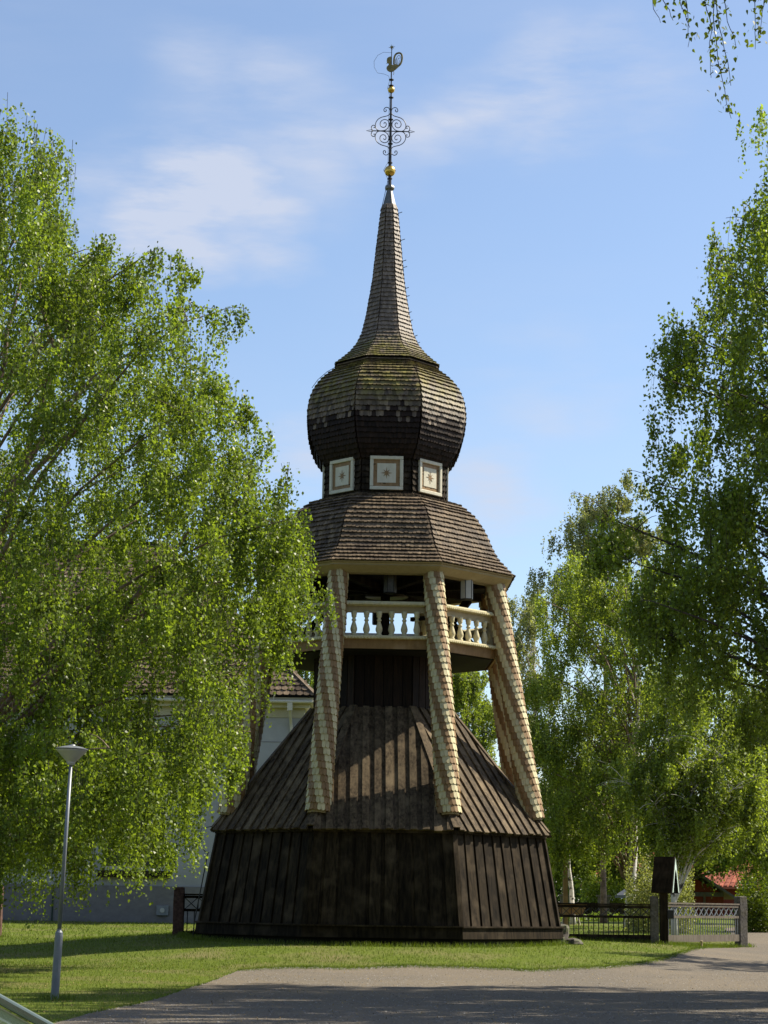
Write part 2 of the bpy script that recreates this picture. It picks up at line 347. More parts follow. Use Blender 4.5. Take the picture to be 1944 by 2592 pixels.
for x, y, hh, wd in sets:
    n = len(x); z = hgt(x, y); a_ = rng.uniform(0, PI, n); dx, dy = np.cos(a_)*wd/2, np.sin(a_)*wd/2
    lx, ly = rng.normal(0, .35, n)*hh, rng.normal(0, .35, n)*hh
    P = np.stack([np.stack([x-dx, y-dy, z-.005], -1), np.stack([x+dx, y+dy, z-.005], -1), np.stack([x+lx, y+ly, z+hh], -1)], 1)
    Vs.append(P.reshape(-1, 3)); Ts.append(np.repeat(rng.uniform(0, 1, n), 3))
V = np.concatenate(Vs); T = np.concatenate(Ts)
npmesh('grass', V, np.arange(len(V)).reshape(-1, 3), T, 'blade', kind='stuff')
# loose gravel
n = 18000; y = 24+(rng.uniform(0, 1, n)**1.2)*24; x = rng.uniform(-1, 1, n)*(.21*y+.5)
ok = on_road(x, y+.1); x, y = x[ok], y[ok]
ne = 5000; xe = rng.uniform(-4, 11, ne); ye = np.array([rfar(v) for v in xe]) + rng.normal(0, .12, ne)
x = np.concatenate([x, xe]); y = np.concatenate([y, ye])
n = len(x); s_ = rng.uniform(.008, .022, n)*np.where(rng.uniform(0, 1, n) > .985, 1.5, 1)
base = np.array([(1, 0, 0), (0, 1, 0), (-1, 0, 0), (0, -1, 0), (0, 0, .7)])
off = base[None]*s_[:, None, None]*rng.uniform(.6, 1.3, (n, 5, 1))
V = (np.stack([x, y, hgt(x, y)+.012], -1)[:, None, :]+off).reshape(-1, 3)
b = (np.arange(n)*5)[:, None, None]
F = (b + np.array([(0, 1, 4), (1, 2, 4), (2, 3, 4), (3, 0, 4)])[None]).reshape(-1, 3)
npmesh('pebbles', V, F, np.repeat(rng.uniform(0, 1, n), 5), 'pebble', kind='stuff')

# ------------------------------------------------------------------ bell tower
TX, TY, YAW = .0158, 55.0, .0223
T0 = thing('bell_tower', 'tall dark wooden bell tower with onion dome, needle spire and cream and tan shingled legs', 'bell tower', (TX, TY, 0))
T0.rotation_euler = (0, 0, YAW)
def ca(k): return math.radians(-90+22.5+45*k)            # corner angle
def cp(k, R, z): return Vector((R*math.cos(ca(k)), R*math.sin(ca(k)), z))
def face(k):                                             # face k lies between corner k-1 and k
    a = math.radians(-90+45*k); return Vector((math.cos(a), math.sin(a), 0)), Vector((-math.sin(a), math.cos(a), 0))
C8 = math.cos(PI/8); T8 = math.tan(PI/8)
def Z(z): return z + CAMZ
def octa(prof, closed=False):
    mb = MB(); mb.lathe((0, 0, 0), prof, 8, rot=ca(0)); return mb
def ring_board(k, R0, z0, R1, z1, th, mb=None):
    """board over one side of the octagon from (R0,z0) to (R1,z1), thickness inward"""
    n, u = face(k); mb = mb or MB()
    s = Vector((R1*C8-R0*C8, z1-z0)); nn = Vector((s.y, -s.x)).normalized()
    i0 = (R0 - nn.x*th/C8, z0 - nn.y*th); i1 = (R1 - nn.x*th/C8, z1 - nn.y*th)
    P = [cp(k-1, R0, z0), cp(k, R0, z0), cp(k, R1, z1), cp(k-1, R1, z1), cp(k-1, *i0), cp(k, *i0), cp(k, *i1), cp(k-1, *i1)]
    return mb.add(P, [(0, 1, 2, 3), (7, 6, 5, 4), (0, 4, 5, 1), (1, 5, 6, 2), (2, 6, 7, 3), (3, 7, 4, 0)], rnd.random())

# foundation stones
for k in range(8):
    n_, u_ = face(k); hw = 5.05*C8*T8
    m = 5
    for j in range(m):
        u = -hw+(j+.5)*2*hw/m; wd = 2*hw/m*rnd.uniform(.86, .98); d = rnd.uniform(.22, .3)
        c = n_*(5.02*C8-.12+rnd.uniform(-.03, .03))+u_*u+Vector((0, 0, .50))
        r = Matrix((u_, -n_, Vector((0, 0, 1)))).transposed()
        mb = MB().box((0, 0, 0), (wd, d, .60+rnd.uniform(-.05, .02)), None, rnd.random(), .94)
        mb.v = [tuple(r @ (Vector(p)+Vector((rnd.uniform(-.02, .02),)*3)) + c) for p in mb.v]
        mb.build('foundation_stone', 'fieldstone', T0, bevel=.03)
# lower wall: core, tapered planks, sill
zb, zt = Z(-.66), Z(1.74); Rb, Rt = 5.10, 4.66
octa([(Rb, .3), (Rb, zb), (Rt, zt), (1, zt+.05)]).build('wall_core', 'tar_core', T0)
def plank_on(k, u0b, u1b, u0t, u1t, R0, z0, R1, z1, th, lift, tint, flare=0):
    n_, u_ = face(k)
    A0, A1 = R0*C8, R1*C8
    d = Vector((A1-A0, z1-z0)); nn = Vector((d.y, -d.x)).normalized()
    if nn.x < 0: nn = -nn
    def P(u, A, z, o): return n_*(A+nn.x*o) + u_*u + Vector((0, 0, z+nn.y*o))
    lo = [P(u0b, A0, z0, lift+flare), P(u1b, A0, z0, lift+flare), P(u1t, A1, z1, lift), P(u0t, A1, z1, lift)]
    hi = [P(u0b, A0, z0, lift+th+flare), P(u1b, A0, z0, lift+th+flare), P(u1t, A1, z1, lift+th), P(u0t, A1, z1, lift+th)]
    return MB().add(lo+hi, [(3, 2, 1, 0), (4, 5, 6, 7), (0, 1, 5, 4), (1, 2, 6, 5), (2, 3, 7, 6), (3, 0, 4, 7)], tint)
NB = 10
for k in range(8):
    hb, ht = 5.2*C8*T8, 4.74*C8*T8
    for j in range(NB):
        g0 = -1+2*j/NB; g1 = -1+2*(j+1)/NB; f = .22/NB+rnd.uniform(-.01, .01)
        a0, a1 = g0+f, g1-f
        jit = rnd.uniform(-.006, .006)
        plank_on(k, a0*hb, a1*hb, a0*ht, a1*ht, 5.12, zb, 4.68, zt, .04, .028+jit, rnd.random()).build('wall_plank', 'tar_wood', T0)
    # corner covers
    MB().beam(cp(k, 5.20, zb), cp(k, 4.76, zt), .13, .05, up=(math.cos(ca(k)), math.sin(ca(k)), 0), tint=rnd.random()).build('corner_board', 'tar_wood', T0)
    ring_board(k, 5.30, Z(-.90), 5.27, Z(-.63), .10).build('sill_board', 'tar_wood', T0)
    ring_board(k, 5.33, Z(-.625), 5.33, Z(-.585), .22).build('sill_cap', 'tar_wood', T0)
under = MB()
for k in range(8):
    for j in range(NB+1):
        g = -1+2*j/NB; w0 = .06
        if j in (0, NB): continue
        q = plank_on(k, g*5.14*C8*T8-w0, g*5.14*C8*T8+w0, g*4.7*C8*T8-w0, g*4.7*C8*T8+w0, 5.12, zb+.002, 4.68, zt, .02, .0, .5)
        under.add(q.v, q.f, rnd.random())
under.build('groove_boards', 'tar_wood', T0, kind='stuff')

# skirt roof
R0s, z0s, R1s, z1s = 4.86, Z(1.83), 2.08, Z(5.16)
octa([(R0s-.05, z0s-.08), (R0s-.06, z0s), (R1s-.05, z1s), (.5, z1s)]).build('roof_deck', 'tar_core', T0)
NS = 12
for k in range(8):
    Hb, Ht = R0s*C8*T8, R1s*C8*T8
    for j in range(NS):
        uc = -Hb+(j+.5)*2*Hb/NS
        for layer, (hw, lift, th) in enumerate([(.5*Hb/NS*2*1.0, -.02, .028), (.57*Hb/NS, .0, .058)]):
            if layer == 0:
                c = uc+Hb/NS; 
                if j == NS-1: continue
                u0, u1 = c-.075, c+.075
            else:
                u0, u1 = uc-hw+rnd.uniform(-.012, .012), uc+hw+rnd.uniform(-.012, .012)
            # parallel boards are cut off along the hips
            def tmax(u): 
                au = abs(u); return 1.0 if au <= Ht else (Hb-au)/(Hb-Ht)
            t0, t1 = tmax(u0), tmax(u1)
            n_, u_ = face(k); A0, A1 = R0s*C8, R1s*C8
            d = Vector((A1-A0, z1s-z0s)); nn = Vector((d.y, -d.x)).normalized()
            lf = lift+.02+rnd.uniform(-.004, .004)
            ext = -.012-rnd.uniform(0, .015)*(1 if layer else 0)
            def P(u, t, o):
                return n_*(A0+(A1-A0)*t+nn.x*o)+u_*u+Vector((0, 0, z0s+(z1s-z0s)*t+nn.y*o))
            poly = [(u0, ext), (u1, ext), (u1, t1)]
            if u0 < Ht < u1 : poly.append((Ht, 1.0))
            if u0 < -Ht < u1: poly.append((-Ht, 1.0))
            poly.append((u0, t0))
            lo = [P(u, t, lf) for u, t in poly]; hi = [P(u, t, lf+th) for u, t in poly]; m = len(poly)
            MB().add(lo+hi, [tuple(range(m-1, -1, -1)), tuple(range(m, 2*m))]+[(i, (i+1) % m, m+(i+1) % m, m+i) for i in range(m)], rnd.random()).build('roof_plank' if layer else 'gap_board', 'skirt_wood', T0)
    ring_board(k, R0s-.03, z0s-.10, R0s-.03, z0s-.015, .05).build('eaves_board', 'tar_wood', T0)
    n0 = Vector((math.cos(ca(k)), math.sin(ca(k)), .8))
    MB().beam(cp(k, R0s+.04, z0s+.055), cp(k, R1s+.04, z1s+.055), .20, .035, up=n0, tint=.6).build('hip_board', 'skirt_wood', T0)

# inner shaft under the balcony
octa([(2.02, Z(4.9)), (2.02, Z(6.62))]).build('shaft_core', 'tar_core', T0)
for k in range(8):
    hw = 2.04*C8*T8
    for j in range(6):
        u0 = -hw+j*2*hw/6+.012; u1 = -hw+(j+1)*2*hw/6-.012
        plank_on(k, u0, u1, u0, u1, 2.04, Z(5.1), 2.04, Z(6.6), .025, .0, rnd.random()).build('shaft_plank', 'shaded_tar', T0)  # shade under the balcony painted into the plank colour

# balcony
octa([(3.22, Z(6.60)), (3.30, Z(6.66)), (3.30, Z(6.80)), (.3, Z(6.80))]).build('balcony_floor', 'tar_core', T0)
def scallops(k, R, z, h, wd, th, mb, drop=0, pitch=None):
    """row of rounded teeth hanging from height z on side k"""
    n_, u_ = face(k); A = R*C8; hw = A*T8-.02; N = max(2, int(round(2*hw/wd))); s = 2*hw/N
    for j in range(N):
        u = -hw+(j+.5)*s
        pts = [(-.46, 0), (-.46, -.5), (-.25, -.88), (0, -1), (.25, -.88), (.46, -.5), (.46, 0)]
        mb.prism([n_*A+u_*(u+a*s)+Vector((0, 0, z+b*h)) for a, b in pts], n_*th, rnd.random())
for k in range(8):
    ring_board(k, 3.40, Z(6.62), 3.43, Z(6.90), .06).build('balcony_fascia', 'tan_paint', T0)
    ring_board(k, 3.54, Z(6.905), 3.52, Z(6.965), .40).build('balcony_ledge', 'cream_paint', T0)
    mb = MB(); scallops(k, 3.545, Z(6.93), .055, .085, .018, mb); mb.build('ledge_trim', 'cream_paint', T0, kind='stuff')
    ring_board(k, 3.36, Z(7.60), 3.36, Z(7.81), .10).build('rail_board', 'beige_paint', T0)
    ring_board(k, 3.49, Z(7.815), 3.46, Z(7.895), .30).build('handrail', 'cream_paint', T0)
    mb = MB(); scallops(k, 3.495, Z(7.85), .06, .085, .018, mb); mb.build('handrail_trim', 'cream_paint', T0, kind='stuff')
    n_, u_ = face(k)
    bh = .675
    prof = [(.062, 0), (.062, .05), (.045, .07), (.07, .15), (.072, .20), (.055, .29), (.035, .37), (.032, .40), (.05, .42), (.05, .44), (.035, .46), (.035, .50), (.055, .53), (.05, .56), (.06, .60), (.062, .675)]
    for j in range(6):
        u = (j-2.5)*.338
        c = n_*(3.33*C8)+u_*u+Vector((0, 0, Z(6.966)))
        MB().lathe(c, [(r_*1.3, z_*.985) for r_, z_ in prof], 10, rnd.random()).build('baluster', 'cream_paint', T0, smooth=True)
    for sg in (-1, 1):
        MB().prism([n_*(3.29*C8)+u_*(sg*a)+Vector((0, 0, Z(b))) for a, b in [(1.02, 7.62), (1.34, 7.62), (1.34, 6.97), (1.20, 6.97), (1.13, 7.3)]], n_*.06, .5).build('bracket', 'beige_paint', T0)

# eight shingled legs
def leg_frame(k):
    F_, T_ = cp(k, 4.42, Z(2.24)), cp(k, 3.31, Z(8.86))
    L = (T_-F_).length; d = (T_-F_).normalized()
    rad = Vector((math.cos(ca(k)), math.sin(ca(k)), 0)); x = (rad-d*rad.dot(d)).normalized(); y = d.cross(x)
    return F_, d, x, y, L
def leg_r(t): return .285-.06*t
NC, NRW = 20, 37
def shingle_poly(w, h):
    return [(-.5*w, h), (-.5*w, .16*h), (-.30*w, .03*h), (.0, 0), (.30*w, .03*h), (.5*w, .16*h), (.5*w, h)]
vis_quota = {0: 100, -1: 100, 1: 100}
for k in range(-3, 5):
    F_, d, x, y, L = leg_frame(k)
    core = MB().tube([F_-d*.05, F_+d*L*.5, F_+d*L], [leg_r(0)-.01, leg_r(.5)-.01, leg_r(1)-.01], 12)
    leg = core.build('leg', 'beige_paint', T0)
    rest = {True: MB(), False: MB()}; cnt = 0
    front = Vector((0, -1, .0))
    cand = []
    for i in range(NRW):
        s0 = L*i/NRW; t = s0/L; R = leg_r(t)
        for j in range(NC):
            a = 2*PI*(j + .47*(NRW-1-i))/NC + .2
            ra = x*math.cos(a)+y*math.sin(a); tg = -x*math.sin(a)+y*math.cos(a)
            wd = 2*math.sin(PI/NC)*(R+.03)*1.02; h = L/NRW*1.22
            lift = .042+rnd.uniform(-.006, .008); th = .024
            top_l = .012
            pts = shingle_poly(wd, h)
            skew = rnd.uniform(-.02, .02)
            lo = []; hi = []
            for (px, py) in pts:
                q = F_+d*(s0+py-.01+rnd.uniform(-.001, .001))+tg*(px+skew*py); l = lift*(1-py/h)+top_l*(py/h)
                lo.append(q+ra*(R*math.cos(PI/NC)+l)); hi.append(q+ra*(R*math.cos(PI/NC)+l+th))
            n = len(pts)
            fs = [tuple(range(n, 2*n))]+[(q, q+1, n+q+1, n+q) for q in range(1-1, n-1)]
            V_ = lo+hi
            light = (j % 4 < 2)
            cand.append((ra.dot(front)*(1.0) - abs(i-NRW*.5)/NRW*.3, light, V_, fs))
    order = sorted(range(len(cand)), key=lambda q: -cand[q][0])
    top = set(order[:vis_quota.get(k, 0)])
    for q, (sc, light, V_, fs) in enumerate(cand):
        tt = rnd.random()
        if q in top:
            MB().add(V_, fs, tt).build('shingle', 'cream_paint' if light else 'tan_paint', leg)
        else: rest[light].add(V_, fs, tt)
    for light in (True, False):
        rest[light].build('light_shingles' if light else 'tan_shingles', 'cream_paint' if light else 'tan_paint', leg, kind='stuff')

# eaves of the bell chamber
for k in range(8):
    ring_board(k, 3.80, Z(8.83), 3.88, Z(8.915), .05).build('eaves_fascia', 'beige_paint', T0)
    ring_board(k, 3.52, Z(8.66), 3.83, Z(8.825), .04).build('soffit_board', 'beige_paint', T0)
    ring_board(k, 3.50, Z(8.655), 3.50, Z(8.80), .28).build('eaves_beam', 'beige_paint', T0)
octa([(3.45, Z(8.80)), (3.45, Z(8.86)), (2.6, Z(9.4)), (.5, Z(9.5))]).build('chamber_ceiling', 'tar_core', T0)
for k in range(8):
    MB().beam(cp(k, 3.1, Z(8.70)), Vector((0, 0, Z(8.70))), .2, .2, tint=.3).build('ceiling_beam', 'tar_wood', T0)
for (px, py) in [(0.06, 0), (-1.55, -.2), (1.55, .3), (.3, 1.9), (-.4, -1.9)][:3]:
    MB().box((px, py, Z(7.7)), (.26, .26, 2.1), tint=.3).build('chamber_post', 'tar_wood', T0)
for (a_, b_) in [((-3.0, .4, 6.8), (-1.0, .4, 8.6)), ((3.0, .6, 6.8), (1.2, .6, 8.7)), ((1.1, 1.9, 6.8), (2.5, .9, 8.6))]:
    MB().beam((a_[0], a_[1], Z(a_[2])), (b_[0], b_[1], Z(b_[2])), .16, .2, tint=.3).build('brace', 'tar_wood', T0)
MB().beam((-2.9, 1.2, Z(7.03)), (2.9, 1.2, Z(7.03)), .2, .22, tint=.3).build('floor_beam', 'tar_wood', T0)
MB().beam((.9, 2.3, Z(8.2)), (3.0, .4, Z(8.2)), .12, .12, tint=.3).build('cross_beam', 'tar_wood', T0)

# shingled surfaces of the roofs
def resample(prof, pitch):
    P = [Vector(p) for p in prof]; out = []; 
    seg = [(P[i+1]-P[i]).length for i in range(len(P)-1)]; tot = sum(seg); N = int(round(tot/pitch)); st = tot/N
    def at(s):
        s = max(0, min(tot-1e-6, s))
        for i, l in enumerate(seg):
            if s <= l: 
                t_ = s/l; return P[i].lerp(P[i+1], t_)
            s -= l
        return P[-1]
    return [at(i*st) for i in range(N+1)], st
def shingle_roof(name, prof, pitch, wd, mat, pick=0, pickfn=None, thick=.033, cover='shingle_courses', partname='roof_shingle', split=None):
    """prof runs from the bottom to the top as (R, z)"""
    base = octa([(max(.02, r-.02), z) for r, z in prof]).build(name, 'tar_core', T0)
    rows, st = resample(prof, pitch)
    allq = []
    for i in range(len(rows)-1):
        p, q = rows[i], rows[i+1]
        dv = Vector(((q.x-p.x)*C8, q.y-p.y)); sl = dv.length; dv.normalize(); nn = Vector((dv.y, -dv.x))
        for k in range(8):
            n_, u_ = face(k)
            A = p.x*C8; A2 = q.x*C8
            hwb, hwt = A*T8+.008, A2*T8
            N = max(1, int(round(2*hwb/wd))); s = 2*hwb/N
            offs = (i % 2)*.5
            for j in range(-1 if offs else 0, N):
                ua = -hwb+(j+offs)*s; ub = ua+s
                ua = max(ua, -hwb); ub = min(ub, hwb)
                if ub-ua < .2*s: continue
                w_ = ub-ua; uc = (ua+ub)/2; h = sl*1.25
                lf = thick*1.9+rnd.uniform(-.004, .006)
                ln = rnd.uniform(-.012, .010)
                pts = [(-.49, 1), (-.49, .16), (-.30, .03), (0, 0), (.30, .03), (.49, .16), (.49, 1)]
                lo = []; hi = []
                for (a_, b_) in pts:
                    t_ = b_*h/sl
                    hw = hwb+(hwt-hwb)*min(1.25, t_)
                    u = uc+a_*w_
                    u = u*(hw/hwb)
                    A_ = A+dv.x*(b_*h+(ln if b_ < .5 else 0)); z_ = p.y+dv.y*(b_*h+(ln if b_ < .5 else 0)); l = lf*(1-b_)+.004*b_
                    lo.append(n_*(A_+nn.x*l)+u_*u+Vector((0, 0, z_+nn.y*l)))
                    l += thick
                    hi.append(n_*(A_+nn.x*l)+u_*u+Vector((0, 0, z_+nn.y*l)))
                n = 7
                fs = [tuple(range(n, 2*n))]+[(a_, a_+1, n+a_+1, n+a_) for a_ in range(0, n-1)]
                allq.append((k, i, uc, lo+hi, fs))
    top = set()
    if pick:
        order = sorted(range(len(allq)), key=lambda q: -pickfn(*allq[q][:3])); top = set(order[:pick])
    rest = MB(); low = MB()
    for q, (k, i, uc, V_, fs) in enumerate(allq):
        tt = min(1, max(0, rnd.gauss(.5, .26)))
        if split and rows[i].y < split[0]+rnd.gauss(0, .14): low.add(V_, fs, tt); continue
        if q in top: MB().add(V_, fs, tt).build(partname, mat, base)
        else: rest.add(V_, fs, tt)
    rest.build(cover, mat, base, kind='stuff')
    if split: low.build('shaded_tar_courses', split[1], base, kind='stuff')
    return base
bell_prof = [(3.93, 8.91), (3.70, 9.13), (3.43, 9.41), (3.25, 9.74), (3.06, 10.18), (2.77, 10.63), (2.37, 10.98), (1.9, 11.14)]
shingle_roof('bell_roof', [(r, Z(z)) for r, z in [(r_-.05, z_-.03) for r_, z_ in bell_prof]], .165, .115, 'roof_wood', 300, lambda k, i, u: (2 if k == 0 else 1.5 if k == 1 else 0) - i*.1 - abs(u)*.02)
shingle_roof('neck', [(1.79, Z(11.08)), (1.79, Z(12.32))], .17, .12, 'tar_wood')
on_prof = [(1.93, 12.22), (2.05, 12.40), (2.17, 12.56), (2.28, 12.78), (2.375, 13.10), (2.42, 13.40), (2.425, 13.72), (2.38, 14.03), (2.27, 14.33), (2.09, 14.60), (1.82, 14.86), (1.48, 15.09), (1.35, 15.16)]
dome = shingle_roof('onion_dome', [(r, Z(z)) for r, z in [(r_-.055 if z_ > 12.3 else r_-.09, z_) for r_, z_ in on_prof]], .148, .112, 'moss_wood', split=(Z(13.28), 'shaded_tar'))  # below the split: tar colour, darkened further for the shade under the bulge
sp_prof = [(1.60, 15.17), (1.43, 15.31), (1.16, 15.55), (.93, 15.84), (.76, 16.2), (.635, 16.74), (.54, 17.3), (.44, 17.92), (.355, 18.76), (.26, 19.65), (.20, 20.20)]
shingle_roof('spire', [(r, Z(z)) for r, z in sp_prof], .135, .10, 'spire_wood', thick=.024)
octa([(1.3, Z(15.08)), (1.58, Z(15.13)), (1.56, Z(15.18)), (1.2, Z(15.3))]).build('spire_lip', 'roof_wood', T0)
octa([(.205, Z(20.15)), (.20, Z(20.25)), (.085, Z(20.72))]).build('lead_cap', 'lead', T0)
octa([(.08, Z(20.70)), (.14, Z(20.75)), (.15, Z(20.79)), (.13, Z(20.85)), (.04, Z(20.88))]).build('lead_collar', 'lead', T0)

# star panels round the neck
for k in range(8):
    n_, u_ = face(k); A = 1.82*C8+.035; zc = Z(11.735)
    pn = MB()
    def rect(hw, hh, o): return [n_*(A+o)+u_*a_+Vector((0, 0, zc+b_)) for a_, b_ in [(-hw, -hh), (hw, -hh), (hw, hh), (-hw, hh)]]
    panel = MB().prism(rect(.385, .40, 0), n_*.03, .5).build('star_panel', 'tan_paint', T0)
    MB().prism(rect(.262, .275, .032), n_*.008, .5).build('field', 'white_paint', panel)
    for (a_, b_, c_, d_) in [(-.465, .465, .385, .485), (-.465, .465, -.485, -.385), (-.465, -.37, -.385, .385), (.37, .465, -.385, .385)]:
        MB().prism([n_*A+u_*p+Vector((0, 0, zc+q)) for p, q in [(a_, c_), (b_, c_), (b_, d_), (a_, d_)]], n_*.085, .5).build('frame', 'white_paint', panel, bevel=.015)
    pts = []
    for j in range(16):
        r = .165 if j % 4 == 0 else (.13 if j % 2 == 0 else .045); an = PI/2+2*PI*j/16
        pts.append(n_*(A+.042)+u_*(r*math.cos(an))+Vector((0, 0, zc+r*1.1*math.sin(an))))
    MB().prism(pts, n_*.006, .5).build('star', 'tan_paint', panel)

# finial, scrollwork and weathercock
fin = thing('finial', '', ''); del fin['label'], fin['category']; fin.parent = T0
MB().tube([(0, 0, Z(20.8)), (.0, 0, Z(22.2)), (0, 0, Z(23.6))], [.052, .04, .028], 8).build('rod', 'iron', fin)
MB().tube([(0, 0, Z(23.6)), (-.005, 0, Z(25.25))], [.024, .012], 8).build('rod', 'iron', fin)
MB().sphere((0, 0, Z(21.32)), .165, 20, 14).build('gilded_ball', 'gold', fin, smooth=True)
MB().tube([(.168*math.cos(t_*PI/8), .168*math.sin(t_*PI/8), Z(21.33)) for t_ in range(17)], .008, 5).build('ball_seam', 'gold', fin)
MB().sphere((0, 0, Z(23.90)), .105, 18, 12).build('gilded_ball', 'gold', fin, smooth=True)
for z in (21.08, 21.58, 22.18, 22.95, 23.65, 24.03, 24.22):
    MB().lathe((0, 0, Z(z)), [(.03, -.012), (.075, -.01), (.075, .01), (.03, .012)], 10).build('collar', 'iron', fin)
sx, sz = .00225, .00238
def crv(pts, sub=5):
    P = [Vector((p[0], p[1])) for p in pts]; out = []
    P = [P[0]*2-P[1]]+P+[P[-1]*2-P[-2]]
    for i in range(1, len(P)-2):
        for s_ in range(sub):
            t_ = s_/sub; a_, b_, c_, d_ = P[i-1], P[i], P[i+1], P[i+2]
            out.append(.5*((2*b_)+(c_-a_)*t_+(2*a_-5*b_+4*c_-d_)*t_*t_+(3*b_-a_-3*c_+d_)*t_**3))
    out.append(P[-2]); return out
scr = [[(8, 230), (8, 270), (20, 300), (50, 318), (78, 310), (93, 285), (85, 262), (68, 262), (60, 278), (68, 290)],
       [(8, 240), (35, 210), (80, 195), (125, 182), (168, 155), (195, 115), (203, 70), (190, 30), (160, 6), (115, 4), (70, 14), (35, 45), (18, 85), (30, 130), (60, 152), (95, 152), (128, 130), (140, 95), (128, 62), (98, 48), (70, 60), (58, 88), (66, 110), (84, 112), (90, 98)],
       [(238, 2), (255, 35), (250, 62), (228, 75), (210, 68), (205, 52), (215, 42), (226, 48)]]
Zc = Z(22.58)
for sxn in (-1, 1):
    for szn in (-1, 1):
        for c_ in scr:
            MB().tube([(p.x*sx*sxn, 0, Zc+p.y*sz*szn) for p in crv(c_)], .0125, 6).build('scroll', 'iron', fin)
    MB().tube([(0, 0, Zc), (sxn*.53, 0, Zc)], .016, 6).build('cross_arm', 'iron', fin)
    MB().tube([(sxn*x_*sx, 0, Zc+z_*sz) for x_, z_ in [(235, 0), (258, 13), (275, 10), (322, 0), (275, -10), (258, -13), (235, 0)]], .010, 5).build('arrow_head', 'iron', fin)
# cock
ck = thing('weathercock', '', ''); del ck['label'], ck['category']; ck.parent = T0
def cpt(x_, y_): return (( x_-580)*.00217, (330-y_)*.00237+Z(24.98))
body = [(503, 437), (518, 420), (511, 398), (514, 368), (526, 350), (545, 342), (566, 333), (572, 352), (578, 372), (578, 398), (576, 430), (584, 447), (604, 450), (622, 440), (640, 436), (665, 448), (690, 440), (700, 455), (672, 480), (640, 510), (600, 540), (575, 546), (548, 543), (522, 526), (509, 500), (512, 478), (530, 460), (541, 446), (536, 430), (520, 428)]
me = MB(); n = len(body)
P1 = [(cpt(*p)[0], -.018, cpt(*p)[1]) for p in body]; P2 = [(cpt(*p)[0], .018, cpt(*p)[1]) for p in body]
me.add(P1+P2, [tuple(range(n)), tuple(range(2*n-1, n-1, -1))]+[(i, n+i, n+(i+1) % n, (i+1) % n) for i in range(n)])
me.build('body', 'verdigris_gold', ck, bevel=.01)
tail = crv([(612, 440), (612, 395), (618, 340), (640, 300), (682, 284), (714, 300), (724, 345), (716, 400), (696, 440), (664, 466)])
MB().tube([(cpt(*p)[0], 0, cpt(*p)[1]) for p in tail], .030, 6).build('tail_feather', 'verdigris_gold', ck)
for c_ in [[(650, 450), (645, 400), (655, 340), (680, 318), (698, 335), (694, 370)], [(665, 450), (664, 400), (672, 360), (684, 352)], [(680, 445), (684, 410), (692, 385)], [(640, 440), (634, 400), (640, 360)]]:
    MB().tube([(cpt(*p)[0], 0, cpt(*p)[1]) for p in crv(c_)], .009, 5).build('tail_feather', 'verdigris_gold', ck)
MB().tube([(.06, 0, Z(24.52)), (.075, 0, Z(24.44)), (.06, 0, Z(24.38))], .009, 5).build('spur', 'verdigris_gold', ck)
MB().tube([(-.01, 0, Z(25.09)), (-.25, 0, Z(25.10)), (-.42, 0, Z(25.0)), (-.53, 0, Z(24.8)), (-.52, 0, Z(24.6)), (-.42, 0, Z(24.43)), (-.22, 0, Z(24.40)), (-.08, 0, Z(24.34)), (-.05, 0, Z(24.2))], .005, 5).build('wire', 'iron', ck)
pts = []
for j in range(16):
    r = (.10 if j % 4 == 0 else .075) if j % 2 == 0 else .03; an = 2*PI*j/16+.2
    pts.append((r*math.cos(an), -.008, Z(25.27)+r*math.sin(an)))
MB().prism(pts, (0, .016, 0)).build('star', 'verdigris_gold', ck)
# climbing pegs up the right-hand ridge, lightning wire down the left
for (z, r0, up) in [(19.95, .22, 1), (19.1, .32, 1), (18.45, .37, 0), (18.25, .40, 1), (17.6, .46, 0), (17.35, .49, 1), (16.85, .56, 0), (16.6, .60, 1), (16.12, .75, 0), (15.9, .83, 0), (15.4, 1.1, 0), (15.25, 1.25, 0)]:
    q0 = cp(1, r0, Z(z)); q1 = cp(1, r0+.19, Z(z)+.04)
    mb = MB().tube([q0, q1], .011, 5)
    if up: mb.tube([q0.lerp(q1, .5), q0+Vector((-.1, -.1, -.10))], .009, 5)
    mb.build('climbing_peg', 'iron', T0)
wire = [Vector((-.06, 0, Z(21.0)))]+[cp(-2, r+.03, Z(z)+.02) for r, z in reversed(sp_prof)]+[cp(-2, r+.06, Z(z)+.04) for r, z in reversed(on_prof[8:])]
MB().tube(wire, .009, 5).build('lightning_wire', 'iron', T0)
MB().tube([Vector((-.05, 0, Z(24.2))), Vector((-.11, 0, Z(23.95))), Vector((-.04, 0, Z(23.7))), Vector((-.07, 0, Z(22.6))), Vector((-.06, 0, Z(21.6))), Vector((-.19, 0, Z(21.35))), Vector((-.07, 0, Z(21.1))), Vector((-.07, 0, Z(20.7)))], .006, 5).build('lightning_wire', 'iron', T0)
pl = [cp(-2, 4.93, Z(1.90)), cp(-2, 5.2, Z(1.85)), cp(-2, 5.28, Z(1.5)), cp(-2, 5.1, Z(1.25)), cp(-2, 4.98, Z(1.2))]
MB().tube([tuple(p) for p in [Vector((p.x, p.y, p.z)) for p in pl]], .012, 5).build('lightning_wire', 'iron', T0)
MB().tube([cp(-2, 5.0, Z(1.22)), cp(-2, 5.32, Z(-.6)), cp(-2, 5.36, .4)], .016, 6).build('lightning_rod', 'iron', T0)

